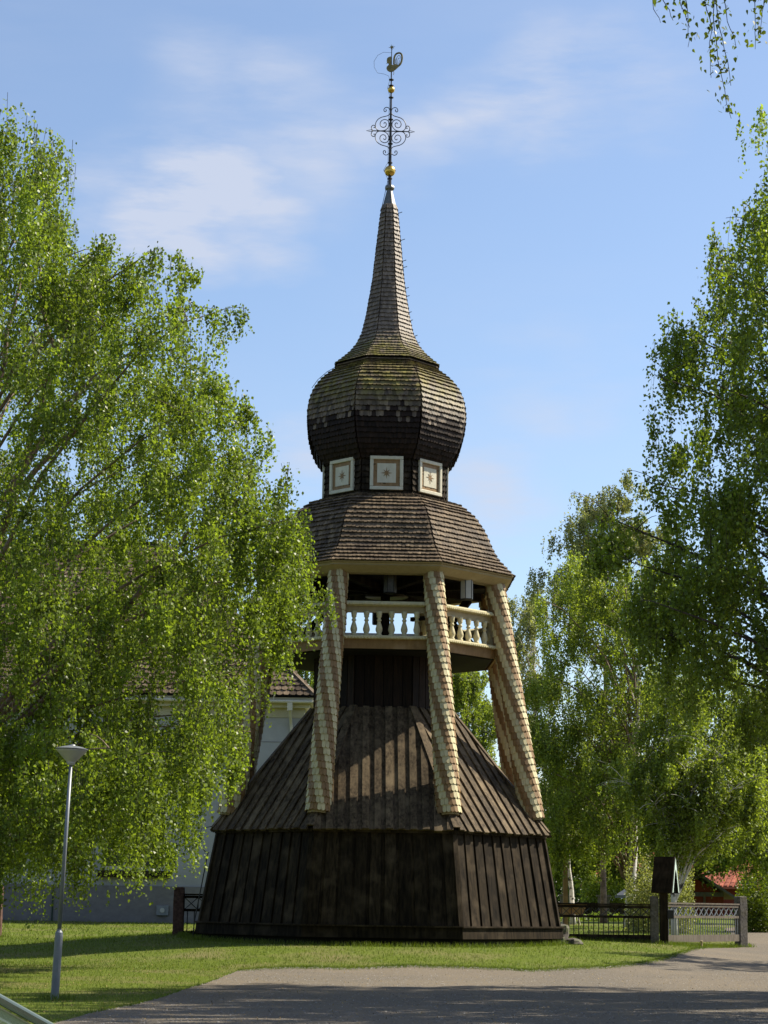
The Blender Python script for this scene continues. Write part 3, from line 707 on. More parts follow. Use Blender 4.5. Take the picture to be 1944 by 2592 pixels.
# bell and lanterns hanging in the bell chamber
bell = thing('church_bell', 'large dark bronze bell hanging in the bell chamber behind the balustrade', 'bell', (TX+.1, TY, Z(8.5)))
MB().lathe((0, 0, 0), [(.62, 0), (.60, .04), (.48, .2), (.38, .5), (.34, .8), (.26, .92), (.05, .95)], 24).build('bell_body', 'bronze', bell, smooth=True)
MB().box((0, 0, 1.05), (.9, .12, .16)).build('headstock', 'tar_wood', bell)
def lantern(name_label, loc, hgt_, r, yaw=0, glass='lamp_glass'):
    t_ = thing('lantern', name_label, 'lantern', loc, 'lanterns hanging in the bell chamber'); t_.rotation_euler = (0, 0, yaw)
    for k in range(6):
        a0, a1 = 2*PI*k/6, 2*PI*(k+1)/6
        p0 = Vector((r*math.cos(a0), r*math.sin(a0), 0)); p1 = Vector((r*math.cos(a1), r*math.sin(a1), 0)); z = Vector((0, 0, hgt_))
        q0, q1 = p0.lerp(p1, .07), p0.lerp(p1, .93); nn = (p0+p1).normalized()*.006
        MB().prism([q0, q1, q1+z, q0+z], nn).build('pane', glass, t_)
        MB().tube([p0, p0+z], .012, 5).build('bar', 'iron', t_)
    MB().lathe((0, 0, -.03), [(r*.9, 0), (r*1.08, .015), (r*1.05, .03)], 6).build('base_plate', 'iron', t_)
    MB().lathe((0, 0, hgt_), [(r*1.12, 0), (r*1.0, .04), (.04, .10), (.015, .14)], 6).build('cap', 'iron', t_)
    MB().tube([(0, 0, hgt_+.12), (0, 0, hgt_+.55)], .008, 5).build('chain', 'iron', t_)
    return t_
lantern('pale glazed six-sided lantern hanging in the sunlit right-hand bay', (2.30, 52.9, 9.76), .56, .175, .3)
lantern('shaded six-sided lantern hanging high in the front bay above the handrail', (.20, 52.35, 9.82), .60, .17, .1, 'shaded_glass')
lantern('far lantern seen small between the balusters of the front bay', (-.2, 57.8, 9.72), .42, .09, 0, 'shaded_glass')

# ------------------------------------------------------------------ church on the left
ch = thing('church', 'large white plastered church with grey plinth and hipped shingle roof behind the left birch', 'church', (-20, 76, 0))
cl_ = lambda p: (p[0]+20, p[1]-76, p[2])
def cbox(nm, x0, x1, y0, y1, z0, z1, mat, par=None, bevel=0):
    return MB().box(((x0+x1)/2+20, (y0+y1)/2-76, (z0+z1)/2), (x1-x0, y1-y0, z1-z0), tint=.5).build(nm, mat, par or ch, bevel=bevel)
XR = -3.0
cbox('wall', -42, XR, 76.1, 88, 2.02, 8.56, 'plaster')
cbox('plinth', -42.05, XR+.05, 76.0, 88.05, .3, 2.04, 'plinth')
cbox('frieze', -42.03, XR+.03, 76.06, 88.03, 8.56, 8.92, 'cream_board')
cbox('cornice', -42.2, XR+.22, 75.8, 88.2, 8.92, 9.10, 'white_paint')
cbox('eaves_board', -42.4, XR+.4, 75.62, 88.4, 9.10, 9.30, 'cream_board')
# gutter and brackets
MB().tube([(-22.5, -.48, 9.13), (17.45, -.48, 9.13)], .06, 8).build('gutter', 'white_paint', ch)
for i in range(24):
    x = -22+i*1.72
    MB().box((x, -.46, 9.23), (.035, .03, .22)).build('gutter_bracket', 'white_paint', ch)
dp = -3.52+20
MB().tube([(dp, -.46, 9.1), (dp, -.46, 8.9), (dp+.03, -.02, 8.35), (dp+.05, .02, 8.2), (dp+.05, .02, 1.0)], .06, 8).build('downpipe', 'white_paint', ch)
MB().box((dp, -.46, 8.93), (.2, .18, .3)).build('rainwater_head', 'white_paint', ch)
# hipped roof with shingle courses
ex0, ex1, ey0, ey1, ez = -42.5, XR+.5, 75.5, 88.5, 9.33
rz, rx0, rx1, ryy = 16.4, -35.5, -9.3, 82.0
rf = MB().add([cl_((ex0, ey0, ez)), cl_((ex1, ey0, ez)), cl_((ex1, ey1, ez)), cl_((ex0, ey1, ez)), cl_((rx0, ryy, rz)), cl_((rx1, ryy, rz))],
              [(0, 1, 5, 4), (1, 2, 5), (2, 3, 4, 5), (3, 0, 4), (3, 2, 1, 0)]).build('roof', 'tar_core', ch)
sh = MB(); NRO = 34
for i in range(NRO):
    t0 = i/NRO; t1 = (i+1.25)/NRO
    y0, z0 = ey0+(ryy-ey0)*t0, ez+(rz-ez)*t0; y1, z1 = ey0+(ryy-ey0)*t1, ez+(rz-ez)*t1
    xr = ex1+(rx1-ex1)*t0; xl = -24.0; s = .26
    N = int((xr-xl)/s)
    for j in range(N):
        xa = xr-(j+1)*s-(i % 2)*s*.5+.13; 
        lf = .05+rnd.uniform(-.008, .008)
        nn = Vector((0, -(rz-ez), (ryy-ey0))).normalized()
        pts = [(-.12, 1), (-.12, .2), (-.07, .05), (0, 0), (.07, .05), (.12, .2), (.12, 1)]
        lo = [Vector(cl_((xa+a_, y0+(y1-y0)*b_, z0+(z1-z0)*b_)))+nn*(lf*(1-b_)+.006) for a_, b_ in pts]; hi = [p+nn*.025 for p in lo]
        sh.add(lo+hi, [tuple(range(7, 14))]+[(q, q+1, 8+q, 7+q) for q in range(6)], rnd.random())
sh.build('shingle_courses', 'roof_wood', rf, kind='stuff')
MB().beam(cl_((ex1, ey0, ez+.06)), cl_((rx1, ryy, rz+.06)), .2, .05, tint=.5).build('hip_board', 'roof_wood', rf)
MB().beam(cl_((rx0, ryy, rz+.03)), cl_((rx1, ryy, rz+.03)), .3, .1, tint=.3).build('ridge_board', 'tar_wood', rf)
# wall joints of the upper panelling, windows
cbox('wall_joint', -42, XR, 76.085, 76.2, 7.60, 7.62, 'plinth')
for wx in (-9.35, -17.0, -24.6):
    x0, x1 = wx-1.25, wx+1.25
    f = cbox('window', x0, x1, 76.04, 76.16, 2.62, 6.4, 'white_paint')
    for i in range(3):
        for j in range(4):
            px0 = x0+.12+i*.77; pz0 = 2.78+j*.9
            cbox('pane', px0, px0+.70, 76.02, 76.05, pz0, pz0+.80, 'glass_dark', f)
    cbox('sill', x0-.12, x1+.12, 75.82, 76.10, 2.36, 2.60, 'tar_wood', f, .01)
bx = cbox('utility_box', -8.43, -7.97, 75.88, 76.0, .95, 1.32, 'grey_metal', None, .01)
MB().tube([(11.8, -.13, 1.14), (11.8, -.15, 1.14)], .09, 12).build('vent', 'lamp_glass', bx)
MB().tube([(-10.65-1.75+20-.0, -.04, .5), (-12.4+20, -.04, 2.0)], .03, 6).build('ground_cable', 'green_dark', ch)

# ------------------------------------------------------------------ stone posts, fences, gate
def stone_post(label, x, y, wx, wy, z1, mat, group='stone posts of the churchyard fence', yaw=0):
    z0 = float(hgt(x, y))-.15
    mb = MB(); N = 7
    for i in range(N+1):
        zz = z0+(z1-z0)*i/N; 
        for (a_, b_) in [(-1, -1), (1, -1), (1, 1), (-1, 1)]:
            tp = 1-.06*i/N
            mb.v.append((a_*wx/2*tp+rnd.uniform(-.008, .008), b_*wy/2*tp+rnd.uniform(-.008, .008), zz-z0+(rnd.uniform(-.015, .015) if i == N else 0))); mb.t.append(.5)
    for i in range(N):
        for q in range(4): mb.f.append((i*4+q, i*4+(q+1) % 4, (i+1)*4+(q+1) % 4, (i+1)*4+q))
    mb.f.append((3, 2, 1, 0)); mb.f.append(tuple(N*4+q for q in range(4)))
    o = mb.build('stone_post', mat, bevel=.02); o.location = (x, y, z0); o.rotation_euler = (0, 0, yaw)
    tag(o, label, 'stone post', group); return o
stone_post('dark reddish stone post at the far left edge, under hanging birch leaves', -11.95, 62.4, .40, .32, 1.90, 'red_granite')
stone_post('dark reddish stone post left of the bell tower, at the end of the short fence', -5.55, 55.6, .30, .30, 1.90, 'red_granite')
stone_post('grey stone gate post joined to the roofed wooden post', 7.80, 56.2, .235, .24, 1.86, 'granite')
stone_post('weathered stone gate post right of the pale lattice fence, beside the gravel road', 11.0, 60.35, .30, .30, 1.92, 'granite', yaw=.5)

def fence(label, p, q, zt, zm, zl, bars, wood, iron, xs_, group='lattice fence sections', bothh=True):
    """rails, bottom board, upright bars and a row of crosses from p to q"""
    p = Vector((p[0], p[1], 0)); q = Vector((q[0], q[1], 0)); d = (q-p); L = d.length; an = math.atan2(d.y, d.x)
    o = thing('fence_section', label, 'fence', (p.x, p.y, 0), group); o.rotation_euler = (0, 0, an)
    MB().box((L/2, 0, zt-.02), (L, .11, .04), tint=.5).build('top_rail', wood, o)
    MB().box((L/2, 0, zt-.085), (L, .06, .07), tint=.3).build('top_rail', wood, o)
    MB().box((L/2, 0, zm), (L, .07, .07), tint=.5).build('middle_rail', wood, o)
    MB().box((L/2, 0, zl-.09), (L, .07, .20), tint=.6).build('bottom_board', wood, o)
    for i in range(bars):
        x = L*(i+.5)/bars
        MB().tube([(x, 0, zl), (x, 0, zm-.03)], .014, 6).build('bar', iron, o)
    for i in range(xs_):
        a_, b_ = L*i/xs_, L*(i+1)/xs_
        MB().beam((a_+.02, 0, zm+.03), (b_-.02, 0, zt-.11), .018, .03, up=(0, 1, 0)).build('cross_bar', iron, o)
        MB().beam((a_+.02, .02, zt-.11), (b_-.02, .02, zm+.03), .018, .03, up=(0, 1, 0)).build('cross_bar', iron, o)
        if bothh: MB().tube([(a_, 0, zm), (a_, 0, zt-.1)], .013, 6).build('upright', iron, o)
    return o
fence('long dark tarred fence with crosses between the bell tower and the grey gate post', (4.6, 56.0), (7.70, 56.2), 1.64, 1.28, .78, 22, 'tar_wood', 'iron', 11)
fence('pale weathered fence with iron crosses and thin bars between wooden post and right-hand stone post', (8.2, 56.45), (10.9, 60.2), 1.70, 1.30, .78, 30, 'grey_wood', 'grey_metal', 14, bothh=False)
fence('short dark fence with crosses between the reddish stone post and the tower', (-5.40, 55.6), (-4.3, 56.2), 1.73, 1.28, .70, 6, 'tar_wood', 'iron', 3)

# wooden post with a steep little roof
rp = thing('roofed_post', 'dark wooden post carrying a steep little gabled roof with pale green trim at the gate', 'roofed post', (8.07, 56.2, .35))
MB().box((0, 0, .9), (.22, .22, 1.8), tint=.2).build('post', 'tar_wood', rp, bevel=.01)
MB().box((.17, -.12, 1.02), (.18, .16, .24), tint=.2).build('lock_box', 'iron', rp, bevel=.01)
ry_ = math.radians(-30); R_ = Matrix.Rotation(ry_, 3, 'Z')
rl, rw, rh, rb = .26, .25, .99, 1.60
def rq(x, y, z): return R_ @ Vector((x, y, z)) + Vector((.05, 0, 0))
for sg in (-1, 1):
    poly = [rq(-rl-.05, sg*(rw+.02), rb), rq(rl+.05, sg*(rw+.02), rb), rq(rl+.05, 0, rb+rh+.02), rq(-rl-.05, 0, rb+rh+.02)]
    MB().prism(poly, R_ @ Vector((0, sg*.03, .01)), .2).build('roof_board', 'tar_wood', rp)
gab = MB()
gab.prism([rq(rl-.06, -rw, rb+.03), rq(rl-.06, rw, rb+.03), rq(rl-.06, 0, rb+rh-.03)], R_ @ Vector((.02, 0, 0)))
gab.build('gable_panel', 'green_dark', rp)
MB().prism([rq(-rl+.06, -rw, rb+.03), rq(-rl+.06, rw, rb+.03), rq(-rl+.06, 0, rb+rh-.03)], R_ @ Vector((.02, 0, 0))).build('gable_panel', 'green_dark', rp)
for sg in (-1, 1):
    P = [rq(rl+.052, sg*(rw+.0), rb+.02), rq(rl+.052, sg*(rw-.05), rb+.02), rq(rl+.052, sg*(.07), rb+rh*.55), rq(rl+.052, 0, rb+rh*.68), rq(rl+.052, 0, rb+rh)]
    MB().prism(P, R_ @ Vector((.012, 0, 0))).build('gable_trim', 'green_trim', rp)
MB().box((.05, 0, rb+.02), (.42, .3, .04), tint=.2).build('floor_board', 'tar_wood', rp)

# stones by the tower foot
def boulder(label, x, y, z, sx_, sy_, sz_, grp='stone steps at the tower foot', seed=0):
    r_ = random.Random(seed); mb = MB(); mb.sphere((0, 0, 0), 1, 12, 8)
    vs = []
    for p in mb.v:
        p = Vector(p); p = Vector([math.copysign(abs(c)**.42, c) for c in p]); k = 1+.12*math.sin(3*p.x+2*p.z+seed*3)+.10*math.cos(4*p.y-3*p.z+seed)+.06*math.sin(5*p.x+seed)+.05*math.sin(7*p.y+2*seed)+.04*math.cos(6*p.z)
        vs.append((p.x*k*sx_, p.y*k*sy_, p.z*k*sz_))
    mb.v = vs; o = mb.build('stone', 'fieldstone'); o.location = (x, y, z); tag(o, label, 'stone', grp); return o
boulder('large rounded stone tucked against the right foot of the tower', 4.86, 53.6, .82, .27, .36, .24, seed=1)
boulder('second stone step, lower and right of the largest one', 5.22, 53.3, .58, .24, .30, .12, seed=2)
boulder('dark stone under the sill board at the right corner of the tower', 4.75, 53.3, .52, .26, .3, .22, seed=5)
boulder('small flat stone lying in the grass beside the stone steps', 5.52, 52.9, .47, .17, .2, .04, seed=3)
boulder('pale flat stone slab alone in the grass in front of the dark fence', 6.10, 53.0, .44, .15, .2, .05, seed=4)
pg = MB().lathe((0, 0, 0), [(.035, 0), (.03, .14), (.045, .15), (.045, .19), (.02, .2)], 10).build('marker_peg', 'beige_paint')
pg.location = (9.35, 57.6, float(hgt(9.35, 57.6))-.01); tag(pg, 'small pale peg standing in the grass before the pale fence', 'peg')

# ------------------------------------------------------------------ lamp post
lp = thing('lamp_post', 'grey park lamp post with a flat cone-shaped head standing on the lawn at left', 'lamp post', (-5.08, 31.75, 0)); lp.rotation_euler = (0, math.radians(1.3), 0); lp.scale = (1, 1, 1.038)
MB().lathe((0, 0, -.1), [(.066, 0), (.064, 1.05), (.060, 1.10), (.038, 1.13), (.038, 1.15)], 18).build('lower_pole', 'grey_metal', lp, smooth=False)
MB().tube([(0, 0, 1.04), (0, 0, 3.58)], [.034, .028], 16).build('upper_pole', 'grey_metal', lp, smooth=True)
MB().lathe((0, 0, 3.55), [(.05, 0), (.07, .03), (.075, .05), (.24, .215), (.25, .235), (.24, .24)], 32).build('diffuser', 'lamp_glass', lp, smooth=False)
MB().lathe((0, 0, 3.79), [(.262, 0), (.265, .012), (.15, .045), (.06, .06), (.05, .075), (.01, .08)], 32).build('shade', 'grey_metal', lp)
MB().box((.0, -.066, .55), (.07, .01, .25)).build('hatch', 'grey_metal', lp, bevel=.003)

# ------------------------------------------------------------------ parked car (only the corner of its windscreen is in view)
car = thing('parked_car', 'silver green car at the bottom left corner, only its sloping windscreen in view', 'car', (-1.83, 6.75, -.03))
# x forward, y across; local
def carprism(nm, poly, hw, mat, par=car, inset=None, bevel=.03):
    P = [(x_, -hw, z_) for x_, z_ in poly]; mb = MB(); mb.prism(P, (0, 2*hw, 0)); return mb.build(nm, mat, par, bevel=bevel)
carprism('body', [(-2.2, .3), (-2.25, .75), (-2.15, .92), (-1.9, .95), (.95, .93), (1.75, .80), (1.98, .62), (2.0, .3), (1.65, .25), (1.6, .45), (1.4, .62), (1.15, .62), (.95, .45), (.9, .22), (-1.0, .22), (-1.05, .45), (-1.25, .62), (-1.5, .62), (-1.7, .45), (-1.75, .25)], .86, 'car_paint')
# cabin
def cab(z0, z1, xs0, xs1, hw0, hw1):
    return [(xs0[0], -hw0, z0), (xs1[0], -hw0, z0), (xs1[0], hw0, z0), (xs0[0], hw0, z0), (xs0[1], -hw1, z1), (xs1[1], -hw1, z1), (xs1[1], hw1, z1), (xs0[1], hw1, z1)]
MB().add(cab(.92, 1.36, (-1.95, -1.35), (1.02, .20), .80, .62), [(3, 2, 1, 0), (4, 5, 6, 7), (0, 1, 5, 4), (1, 2, 6, 5), (2, 3, 7, 6), (3, 0, 4, 7)]).build('windows', 'car_glass', car, bevel=.02)
MB().add(cab(1.355, 1.41, (-1.40, -1.2), (.24, .05), .64, .52), [(3, 2, 1, 0), (4, 5, 6, 7), (0, 1, 5, 4), (1, 2, 6, 5), (2, 3, 7, 6), (3, 0, 4, 7)]).build('roof', 'car_paint', car, bevel=.03)
for sg in (-1, 1):
    MB().beam((1.04, sg*.80, .93), (.21, sg*.62, 1.38), .05, .035).build('pillar', 'car_paint', car, bevel=.01)
    MB().beam((-1.97, sg*.80, .93), (-1.37, sg*.62, 1.37), .10, .04).build('pillar', 'car_paint', car, bevel=.01)
    MB().beam((-.45, sg*.81, .93), (-.5, sg*.63, 1.37), .06, .04).build('pillar', 'car_paint', car, bevel=.01)
    MB().sphere((.75, sg*.93, 1.0), .09, 10, 6).build('wing_mirror', 'car_paint', car, smooth=True)
    MB().box((1.88, sg*.62, .66), (.16, .32, .13)).build('headlight', 'lamp_glass', car, bevel=.02)
    for wx in (1.28, -1.38):
        def wheel(r, w_, nm, mat, par):
            pr = [(r*.6, -w_/2), (r*.95, -w_/2), (r, -w_/2+.02), (r, w_/2-.02), (r*.95, w_/2), (r*.6, w_/2)]
            mb = MB().lathe((0, 0, 0), pr, 24); mb.v = [(wx+p[0], sg*.76+p[2], .31+p[1]) for p in mb.v]; return mb.build(nm, mat, par)
        tyre = wheel(.31, .19, 'wheel', 'rubber', car)
        mb = MB().lathe((0, 0, 0), [(.02, 0), (.19, .0), (.20, .02), (.02, .03)], 16); mb.v = [(wx+p[0], sg*(.86+p[2]), .31+p[1]) for p in mb.v]; mb.build('rim', 'grey_metal', tyre)
for (a_, b_) in [((.98, -.1, .98), (.62, -.55, 1.17)), ((.98, .5, .98), (.62, .1, 1.17))]:
    MB().beam(a_, b_, .02, .02).build('wiper', 'rubber', car)

# ------------------------------------------------------------------ trees
def bez(a, b, c, n):
    t = np.linspace(0, 1, n)[:, None]; return (1-t)**2*a+2*t*(1-t)*b+t*t*c
def tree(label, cat, x, y, height, env, nleaf, leaf=.034, mat='leaf_fresh', r0=.22, nlimb=60, hang=(.4, 1.3), barkmat='bark_white', seed=1,
         lean=(0, 0), limb_r=1.0, per=26, group='birches', name='birch_tree', depth=2.2, twig=True, spread=.35, subs=7, limbmat=None, sway=.12, fill=.72, stems=(), crown_r=0):
    g = np.random.default_rng(seed); z0 = float(hgt(x, y))-.1
    root = thing(name, label, cat, (x, y, z0), group)
    # trunk
    n = 14; tz = np.linspace(0, 1, n); height *= .93
    wob = np.cumsum(g.normal(0, .05, (n, 2)), 0)*np.minimum(1, tz*2)[:, None]
    tr = np.stack([tz*lean[0]+wob[:, 0], tz*lean[1]+wob[:, 1], tz*height], -1)
    rad = r0*(1-tz)**.8+.02; rad[0] *= 1.25
    MB().tube([tuple(p) for p in tr], list(rad), 10).build('trunk', barkmat, root, smooth=True)
    def trunk_at(h_):
        h_ = np.clip(h_, 0, height*.98); return np.array([np.interp(h_, tr[:, 2], tr[:, i]) for i in range(3)]), float(np.interp(h_, tr[:, 2], rad))
    # limb targets inside the crown envelope (list of x, z, r world discs with depth)
    E_ = np.array(env, float); wts = E_[:, 2]**1.5; wts /= wts.sum()
    lim = MB(); starts = []; ends = []
    ids = np.concatenate([np.arange(len(E_)), g.choice(len(E_), max(0, nlimb-len(E_)), p=wts)])
    for q in ids:
        ex, ez, er = E_[q][:3]; ey = E_[q][3] if E_.shape[1] > 3 else 0
        v = g.normal(0, 1, 3); v /= np.linalg.norm(v); rr = er*g.uniform(.3, .95)
        if crown_r: ey = g.uniform(-.75, .75)*math.sqrt(max(.12*crown_r**2, crown_r**2-(ex-x)**2))
        T_ = np.array([ex-x+v[0]*rr, ey+v[1]*min(depth, max(rr, depth*.8))*1.0, ez-z0+v[2]*rr*.8])
        hd = math.hypot(T_[0], T_[1])
        hs = np.clip(T_[2]-hd*g.uniform(.8, 1.5)-.3, height*.12, height*.93)
        P0, rt = trunk_at(hs)
        mid = P0+(T_-P0)*np.array([.35, .35, .75]); mid[2] += .12*hd
        c_ = bez(P0, mid, T_, 8); c_[1:-1] += g.normal(0, .05, (6, 3))
        rr0 = min(rt*.6, .012+.007*np.linalg.norm(T_-P0))*limb_r
        lim.tube([tuple(p) for p in c_], list(np.linspace(rr0, .010, 8)), 5, cap=False)
        for s_ in range(subs):
            t_ = g.uniform(.45, 1.0) if s_ else 1.0; i0 = min(6, int(t_*7)); B = c_[i0]+(c_[i0+1]-c_[i0])*(t_*7-i0)
            an = g.uniform(0, 2*PI); ln = g.uniform(.35, 1.0)*min(1.5, .55+er*.6)
            out_ = np.array([math.cos(an), math.sin(an), g.uniform(-.1, .75)])
            Tn = B+out_*ln; md = B+out_*ln*.55+np.array([0, 0, .12*ln])
            sc = bez(B, md, Tn-np.array([0, 0, .12*ln]), 5)
            if twig: lim.tube([tuple(p) for p in sc], [.011, .009, .007, .006, .005], 4, cap=False)
            starts.append(sc)
    for pts_, ra_, rb_ in stems:
        A_ = np.array([(p[0]-x, p[1], p[2]-z0) for p in pts_], float); tt_ = np.linspace(0, len(A_)-1, 4*len(A_)); C_ = np.stack([np.interp(tt_, range(len(A_)), A_[:, i]) for i in range(3)], -1)
        C_[1:-1] = (C_[:-2]+C_[1:-1]*2+C_[2:])/4+g.normal(0, .025, (len(C_)-2, 3))
        lim.tube([tuple(p) for p in C_], list(np.linspace(ra_, rb_, len(C_))), 8, cap=False)
    lim.build('branches', limbmat or barkmat, root, kind='stuff', smooth=True)
    SC = np.array(starts)                                   # m,5,3
    ns = max(1, nleaf//per)
    fill_ = g.uniform(0, 1, ns) < fill
    k = g.integers(0, len(SC), ns); t_ = g.uniform(.15, 1, ns)*4; i0 = np.minimum(3, t_.astype(int)); fr = (t_-i0)[:, None]
    st = SC[k, i0]*(1-fr)+SC[k, i0+1]*fr + g.normal(0, .05, (ns, 3))
    kk = g.choice(len(E_), ns, p=wts); v = g.normal(0, 1, (ns, 3)); v /= np.linalg.norm(v, axis=1)[:, None]; rr = E_[kk, 2]*g.uniform(.1, 1.12, ns)**.5
    # drooping strands gather in sheaves
    q_ = (g.integers(0, 10**6, ns) % 17)
    alt = np.stack([E_[kk, 0]-x+v[:, 0]*rr, (E_[kk, 3] if E_.shape[1] > 3 else 0)+v[:, 1]*np.maximum(rr, depth*.75), E_[kk, 1]-z0+v[:, 2]*rr*.85], -1)
    if crown_r:                                       # round crown: deeper towards the trunk
        dd = np.sqrt(np.maximum(.12*crown_r**2, crown_r**2-(E_[kk, 0]-x)**2))*.8
        yy = g.uniform(-1, 1, ns); alt[:, 1] = np.sign(yy)*np.abs(yy)**.55*dd
    alt[:, 2] *= 1-.020*np.abs(alt[:, 1])*(1 if crown_r else 0)
    m4 = max(1, ns//20); cen = alt[:m4]; pick_ = g.integers(0, m4, ns)
    wide = .13*max(1, leaf/.045)
    sheaf = cen[pick_]+g.normal(0, wide, (ns, 3))*np.array([1, 1, 1.2])
    st = np.where(fill_[:, None], sheaf, st)
    shl = g.uniform(hang[0]*.6, hang[1]*1.5, m4)[pick_]
    Lh = np.where(fill_, shl, g.uniform(hang[0], hang[1], ns))*g.uniform(.45, 1, ns); st[:, 2] += np.where(fill_, .35*shl, 0)
    dr = g.normal(0, sway, (ns, 2))
    u = g.uniform(0, 1, (ns, per))
    px = st[:, None, 0]+dr[:, None, 0]*np.sqrt(u)*Lh[:, None]; py = st[:, None, 1]+dr[:, None, 1]*np.sqrt(u)*Lh[:, None]; pz = st[:, None, 2]-u*Lh[:, None]
    Pn = np.stack([px, py, pz], -1)+g.normal(0, .045, (ns, per, 3))
    Pn = Pn.reshape(-1, 3); N = len(Pn)
    # leaves: folded rhombs
    ax = g.normal(0, .55, (N, 3)); ax[:, 2] -= .7; ax /= np.linalg.norm(ax, axis=1)[:, None]
    b_ = g.normal(0, 1, (N, 3)); b_ = np.cross(ax, b_); b_ /= np.linalg.norm(b_, axis=1)[:, None]
    s_ = leaf*g.uniform(.65, 1.25, N)[:, None]
    V = np.stack([Pn-ax*s_, Pn+b_*s_*.78-ax*s_*.15, Pn+ax*s_*1.1, Pn-b_*s_*.78-ax*s_*.15], 1).reshape(-1, 3)
    shade_ = np.where(fill_, g.normal(0, .16, m4)[pick_], g.normal(0, .12, ns))
    tint = np.repeat(np.clip(g.normal(.5, .26, N)+np.repeat(shade_, per), 0, 1), 4)
    npmesh('crown', V, np.arange(N*4).reshape(-1, 4), tint, mat, root, kind='stuff')
    # fine hanging twigs, three-sided slivers
    if twig:
        m = ns//2; a0 = st[:m]; a1 = a0+np.stack([dr[:m, 0]*Lh[:m], dr[:m, 1]*Lh[:m], -Lh[:m]], -1); wv = np.array([.004, .002, 0])*max(1, leaf/.034)
        V = np.stack([a0-wv, a0+wv, a1], 1).reshape(-1, 3)
        npmesh('twigs', V, np.arange(m*3).reshape(-1, 3), np.full(m*3, .5), 'bark_dark', root, kind='stuff')
    return root

L1 = [(-9.19, 16.8, 1.42), (-8.42, 17.3, 1.2), (-7.3, 16.8, 1.15), (-6.6, 16.9, .5), (-6.6, 15.4, .8), (-5.9, 14.6, .9), (-6.47, 15.5, 1.04), (-7.67, 14.05, 1.71), (-6.07, 13.3, 1.42), (-4.7, 13.5, .95), (-4.12, 14.1, .6), (-9.22, 13.51, 1.9), (-4.93, 12.06, 1.61), (-3.66, 12.28, .85), (-7.15, 11.52, 1.9), (-5.15, 10.35, 1.8), (-3.32, 10.68, 1.14), (-2.8, 9.4, 1.04), (-1.95, 9.22, .38), (-6.64, 9.04, 1.9), (-4.11, 8.4, 1.8), (-2.28, 8.04, .76), (-1.95, 7.95, .47), (-8.6, 9.5, 1.9), (-6.92, 6.9, 1.9), (-5.0, 6.64, 1.8), (-3.2, 6.67, 1.23), (-8.63, 6.58, 1.9), (-6.91, 4.71, 1.45), (-5.0, 4.93, 1.3), (-3.7, 5.33, .9), (-7.44, 3.95, .8), (-5.93, 3.97, .85), (-4.7, 4.28, .8), (-3.3, 5.25, .42),
      (-7.8, 3.2, .9), (-8.6, 3.2, .9), (-6.9, 3.2, .9), (-6.1, 3.3, .8), (-5.3, 3.6, .8), (-4.5, 4.0, .7), (-7.2, 2.9, .9), (-6.4, 2.9, .9), (-5.6, 3.1, .9), (-4.9, 3.4, .8), (-3.0, 5.4, .5), (-3.6, 4.4, .4), (-3.9, 4.2, .5), (-3.5, 4.9, .45), (-1.8, 8.9, .4), (-2.2, 7.9, .7), (-1.95, 8.5, .6), (-2.9, 8.6, 1.2), (-3.6, 7.4, 1.5), (-3.7, 10.6, 1.2), (-2.45, 10.1, .8), (-10.8, 15, 1.8), (-11.5, 12, 2.2), (-11.5, 8, 2.2), (-11, 5, 1.8), (-9.8, 17.3, 1.2)]
tree('big weeping birch with bright green drooping leaves filling the left side, beside the lamp post', 'birch tree', -9.8, 40.0, 17.2, L1, 410000, .036, 'leaf_fresh', .26, 70, (.45, 1.5), 'bark_white', 11, lean=(.6, 0), limb_r=.9, limbmat='bark_pink', depth=2.0, subs=6, crown_r=8.2,
     stems=[([(-9.5, 0, 2.2), (-8.2, -.4, 3.4), (-6.45, -1.0, 5.1), (-5.3, -1.2, 7.1), (-3.9, -1.0, 9.0)], .15, .03), ([(-9.4, 0, 3), (-8.6, -.6, 6), (-7.5, -1.2, 9.6), (-6.75, -1.6, 12.4), (-6.1, -1.7, 14.3)], .14, .02), ([(-9.4, 0, 6), (-8.4, -1, 9.6), (-7.8, -1.6, 12.3), (-7.5, -1.4, 15.1)], .12, .02), ([(-6.75, -1.6, 12.4), (-7.1, -1.7, 13.6), (-7.2, -1.6, 14.6)], .05, .015), ([(-7.5, -1.2, 9.6), (-6.2, -1.5, 11.0), (-5.4, -1.4, 12.4)], .07, .02)])
L2 = [(6.97, 14.44, .56), (6.6, 13.19, .65), (6.08, 12.48, .48), (5.49, 11.94, .4), (6.73, 11.44, 1.13), (5.3, 10.64, .56), (6.04, 9.97, 1.05), (5.12, 9.44, .44), (6.66, 8.37, 1.21), (5.51, 8.1, .81), (4.15, 8.0, .32), (4.52, 7.67, .48), (6.3, 6.87, 1.13), (5.08, 6.69, .81), (4.43, 6.43, .4), (6.6, 5.61, .85), (5.63, 5.83, .6), (7.74, 14.64, 1.21), (8.53, 12.87, 2.02), (8.42, 9.41, 2.02), (8.32, 6.5, 1.8), (9.73, 11.15, 1.61), (7.52, 15.99, .65), (11, 9, 2), (11, 13, 1.8), (9.6, 16, 1.5)]
tree('tall dark green birch at the right edge, branches hanging into view', 'birch tree', 9.9, 34.0, 17.6, L2, 175000, .037, 'leaf_fresh', .24, 90, (.4, 1.4), 'bark_white', 12, limb_r=1.0, limbmat='bark_dark', depth=1.8, crown_r=5.5)
